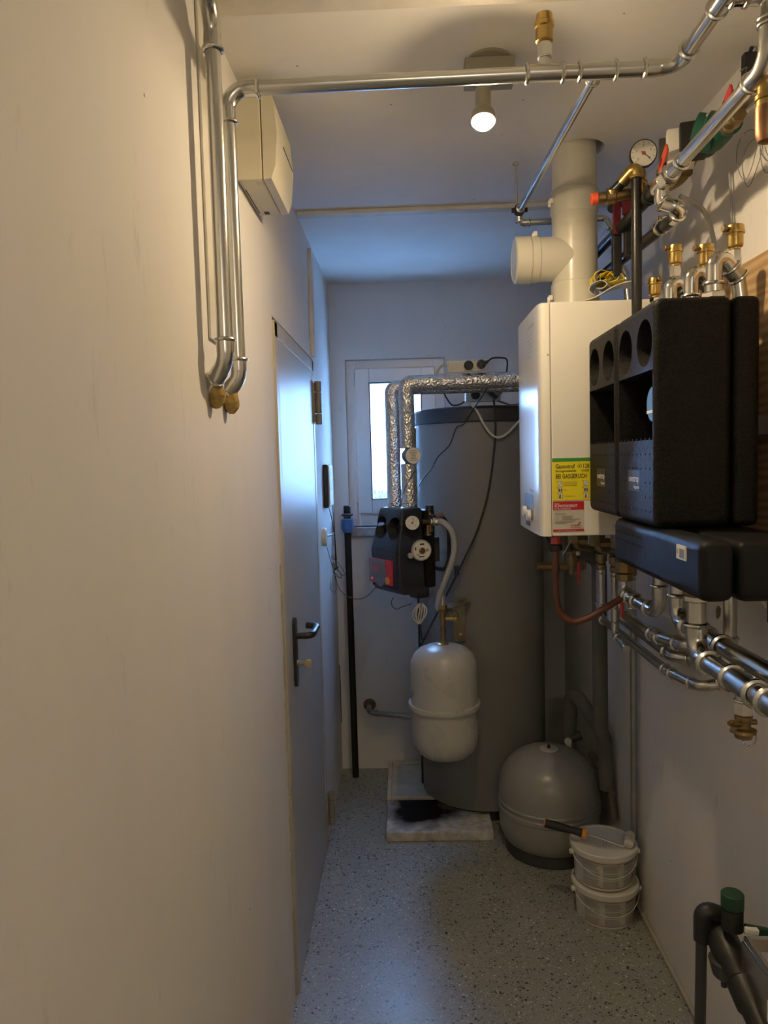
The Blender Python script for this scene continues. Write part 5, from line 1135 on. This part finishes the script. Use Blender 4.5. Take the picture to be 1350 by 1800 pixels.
run('vessel_pipe', 'old brass pipe along the wall at the right of the floor vessel', 'pipe', [(.735, 2.98, .36), (.760, 2.78, .315), (.764, 2.74, .20)], .0135, mat=dullb, fmat=dullb, R=.025)

# ------------------------------------------------------------------ left rear corner
run('water_pipe', 'black plastic water pipe with a blue coupling standing in the left rear corner', 'pipe', [(-.289, 3.605, 0), (-.292, 3.60, 1.255)], .0165, mat=blackp)
wc = thing('blue_coupling', 'blue ribbed compression coupling on top of the black water pipe', 'coupling', (-.292, 3.60, 1.24))
bm = B(); lathe(bm, (-.292, 3.60, 1.238), (0, 0, 1), [(.020, 0), (.0265, .008), (.029, .02), (.029, .052), (.031, .055), (.031, .066), (.024, .068)], 20); cp_ = obj('nut', bm, bluef, wc)
for k in range(10):
    bm = B(); a_ = k * 2 * PI / 10; d = V((math.cos(a_), math.sin(a_), 0)); box(bm, V((-.292, 3.60, 1.272)) + d * .029, (.003, .006, .034), Matrix.Rotation(a_, 3, 'Z'), .001); obj('rib', bm, bluef, cp_)
bm = B(); lathe(bm, (-.292, 3.60, 1.306), (0, 0, 1), [(.019, 0), (.019, .012), (.030, .016), (.030, .022), (.018, .026), (.018, .06), (.015, .064)], 20); obj('black_stub', bm, black, wc)
bm = B(); bb(bm, (XL, 3.685, .25), (XL + .004, 3.692, .55), .001); tag(obj('pipe_gap', bm, ink), 'narrow black crack strip in the left rear corner of the room', 'crack')
run('radiator_pipe', 'steel stub pipe with a rusty rosette coming out of the back wall low down', 'pipe', [(-.214, YB + .01, .338), (-.214, 3.62, .325), (.00, 3.56, .320)], .0125, mat=galvd, fmat=galvd, R=.03)
bm = B(); lathe(bm, (-.214, YB, .338), (0, -1, 0), [(.030, 0), (.032, .004), (.028, .010), (.015, .013)], 20); tag(obj('rosette', bm, M('rust', (.16, .11, .075), .7, .2, .4, 40)), 'rusty round rosette where the steel stub enters the back wall', 'rosette')
# wall controller, round box, cables
wc = thing('wall_controller', 'white wall controller with a grey display beyond the door hinge', 'controller', (XL, 3.28, 1.40))
bm = B(); bb(bm, (XL + .001, 3.22, 1.385), (XL + .022, 3.36, 1.575), .003); obj('back_case', bm, black, wc)
bm = B(); bb(bm, (XL + .0225, 3.222, 1.392), (XL + .030, 3.36, 1.572), .003); fc_ = obj('front_case', bm, whitep, wc)
for z0, z1 in ((1.515, 1.562), (1.46, 1.512)):
    bm = B(); bb(bm, (XL + .029, 3.245, z0), (XL + .0312, 3.35, z1), .001); obj('display', bm, ltgrey, fc_)
rb = thing('round_socket', 'round beige cable box on the left wall below the wall controller', 'box', (XL, 3.14, 1.28))
bm = B(); lathe(bm, (XL, 3.13, 1.268), (1, 0, 0), [(.040, 0), (.040, .012), (.034, .020), (.001, .021)], 28); obj('cover', bm, cream, rb)
bm = B(); cyl(bm, (XL + .018, 3.14, 1.270), (XL + .035, 3.19, 1.270), .005, .0035, 10); obj('jack_plug', bm, black, rb)
cable('controller_cable', 'thin black cord from the wall controller down the left wall', [(XL + .02, 3.24, 1.39), (XL + .03, 3.30, 1.30), (XL + .028, 3.38, 1.20), (XL + .02, 3.46, 1.12), (XL + .018, 3.53, 1.07)], .0016, black)
cable('controller_cable', 'second thin cord from the wall controller with a plug end', [(XL + .026, 3.33, 1.388), (XL + .024, 3.38, 1.34), (XL + .02, 3.47, 1.24), (XL + .014, 3.54, 1.14), (XL + .016, 3.56, 1.06)], .002, black)
cable('round_box_cable', 'thin cord leaving the round beige box on the left wall', [(XL + .035, 3.19, 1.270), (XL + .032, 3.32, 1.265), (XL + .022, 3.46, 1.21), (XL + .016, 3.56, 1.10)], .0018, black)
cable('loose_wire', 'thin wire looping low on the left wall below the round box', [(XL + .012, 3.15, 1.235), (XL + .015, 3.28, 1.15), (XL + .02, 3.40, 1.06), (XL + .02, 3.46, .99), (XL + .02, 3.36, .985), (XL + .015, 3.24, 1.03), (XL + .02, 3.33, 1.07), (XL + .025, 3.48, 1.05)], .0014, cordg)
cb_ = thing('wire_bundle', 'tied bundle of grey wire hanging in the left rear corner', 'cable', (XL + .05, 3.6, 1.02))
rr = random.Random(4)
for k in range(6):
    bm = B(); o1 = rr.uniform(-.012, .012); a0_ = V((-0.3755, 3.5200, 1.1100)) + V((o1, 0, rr.uniform(-.01, .01))); b0_ = V((-0.3200, 3.5200, 1.0367)) + V((o1, 0, rr.uniform(-.012, .01))); sd = V((.008, 0, .006))
    tube(bm, spline([a0_ + sd, (a0_ + b0_) / 2 + sd * 1.3, b0_ + sd * .6, b0_ - sd * .6, (a0_ + b0_) / 2 - sd * 1.2, a0_ - sd * .8, a0_ + sd], 5), .0019, 6); obj('wire_loop', bm, cordg, cb_)
bm = B(); lathe(bm, (V((-0.3464, 3.5200, 1.0734))), (.6, 0, -.8), [(.012, -.004), (.0135, -.003), (.0135, .003), (.012, .004)], 12); obj('tie', bm, black, cb_)
cable('sensor_cable', 'long thin dark wire sagging from the wire bundle to the solar station', [(-0.3552, 3.5200, 1.0569), (-0.3389, 3.5000, 0.9906), (-0.3107, 3.4500, 0.9660), (-0.2709, 3.3500, 0.9623), (-0.2214, 3.2000, 0.9820), (-0.1765, 3.0800, 1.0163), (-0.1349, 2.9800, 1.0695)], .0016, black)

# ------------------------------------------------------------------ water filter at the bottom right
wf = thing('water_filter', 'black water filter unit with a green cap low at the right edge', 'water filter', (.655, 1.44, .5))
bm = B(); lathe(bm, (.645, 1.545, .572), (.05, -1, -.42), [(.018, 0), (.026, .01), (.032, .04), (.033, .075), (.028, .10), (.026, .12), (.031, .125), (.031, .17), (.026, .18), (.026, .36)], 22); obj('housing', bm, black, wf)
bm = B(); cyl(bm, (.640, 1.48, .54), (.640, 1.48, .50), .034, .026, 18, .004); cyl(bm, (.632, 1.47, .505), (.632, 1.47, .485), .006, None, 8); cyl(bm, (.648, 1.46, .505), (.648, 1.46, .478), .006, None, 8); obj('lower_bowl', bm, dgrey, wf)
bm = B(); cyl(bm, (.655, 1.485, .60), (.655, 1.485, .645), .0215, None, 24); obj('neck', bm, rubber, wf)
bm = B(); cyl(bm, (.655, 1.485, .645), (.655, 1.485, .678), .0225, None, 24, .003); obj('green_cap', bm, dgreen, wf)
bm = B(); tube(bm, fillet([(.612, 1.53, .545), (.612, 1.53, .615), (.650, 1.53, .600)], .02, 6), .0185, 16); obj('inlet_elbow', bm, black, wf)
bm = B(); box(bm, (.692, 1.46, .612), (.05, .012, .018), Matrix.Rotation(.2, 3, 'Y'), .003); box(bm, (.676, 1.43, .585), (.016, .012, .05), Matrix.Rotation(-.3, 3, 'Y'), .003); obj('green_lever', bm, dgreen, wf)
bm = B(); box(bm, (.676, 1.445, .621), (.026, .012, .012), Matrix.Rotation(.1, 3, 'Y'), .002); obj('white_tag', bm, whitep, wf)
run('drain_pipe', 'dark grey drain pipe running down to the floor beside the water filter', 'pipe', [(.610, 1.53, .56), (.604, 1.53, 0)], .0115, mat=dgrey)
mc = thing('metal_cover', 'stainless steel folded cover at the bottom right edge above the filter', 'cover', (.70, 1.3, .56))
bm = B(); bb(bm, (.652, 1.02, .592), (.664, 1.43, .622), .003); bb(bm, (.66, 1.42, .592), (XR - .004, 1.43, .622), .003); bb(bm, (.66, 1.02, .555), (XR - .004, 1.425, .560), .001); obj('folded_rim', bm, mirrorsteel, mc)
bm = B(); bb(bm, (.648, 1.02, .50), (.655, 1.43, .612), .003); obj('side_panel', bm, mirrorsteel, mc)
bm = B(); bb(bm, (.6465, 1.28, .53), (.649, 1.32, .572), .002); obj('paper_tag', bm, whitep, mc)

COL.objects.unlink(_to); bpy.data.objects.remove(_to); bpy.data.curves.remove(_tc)
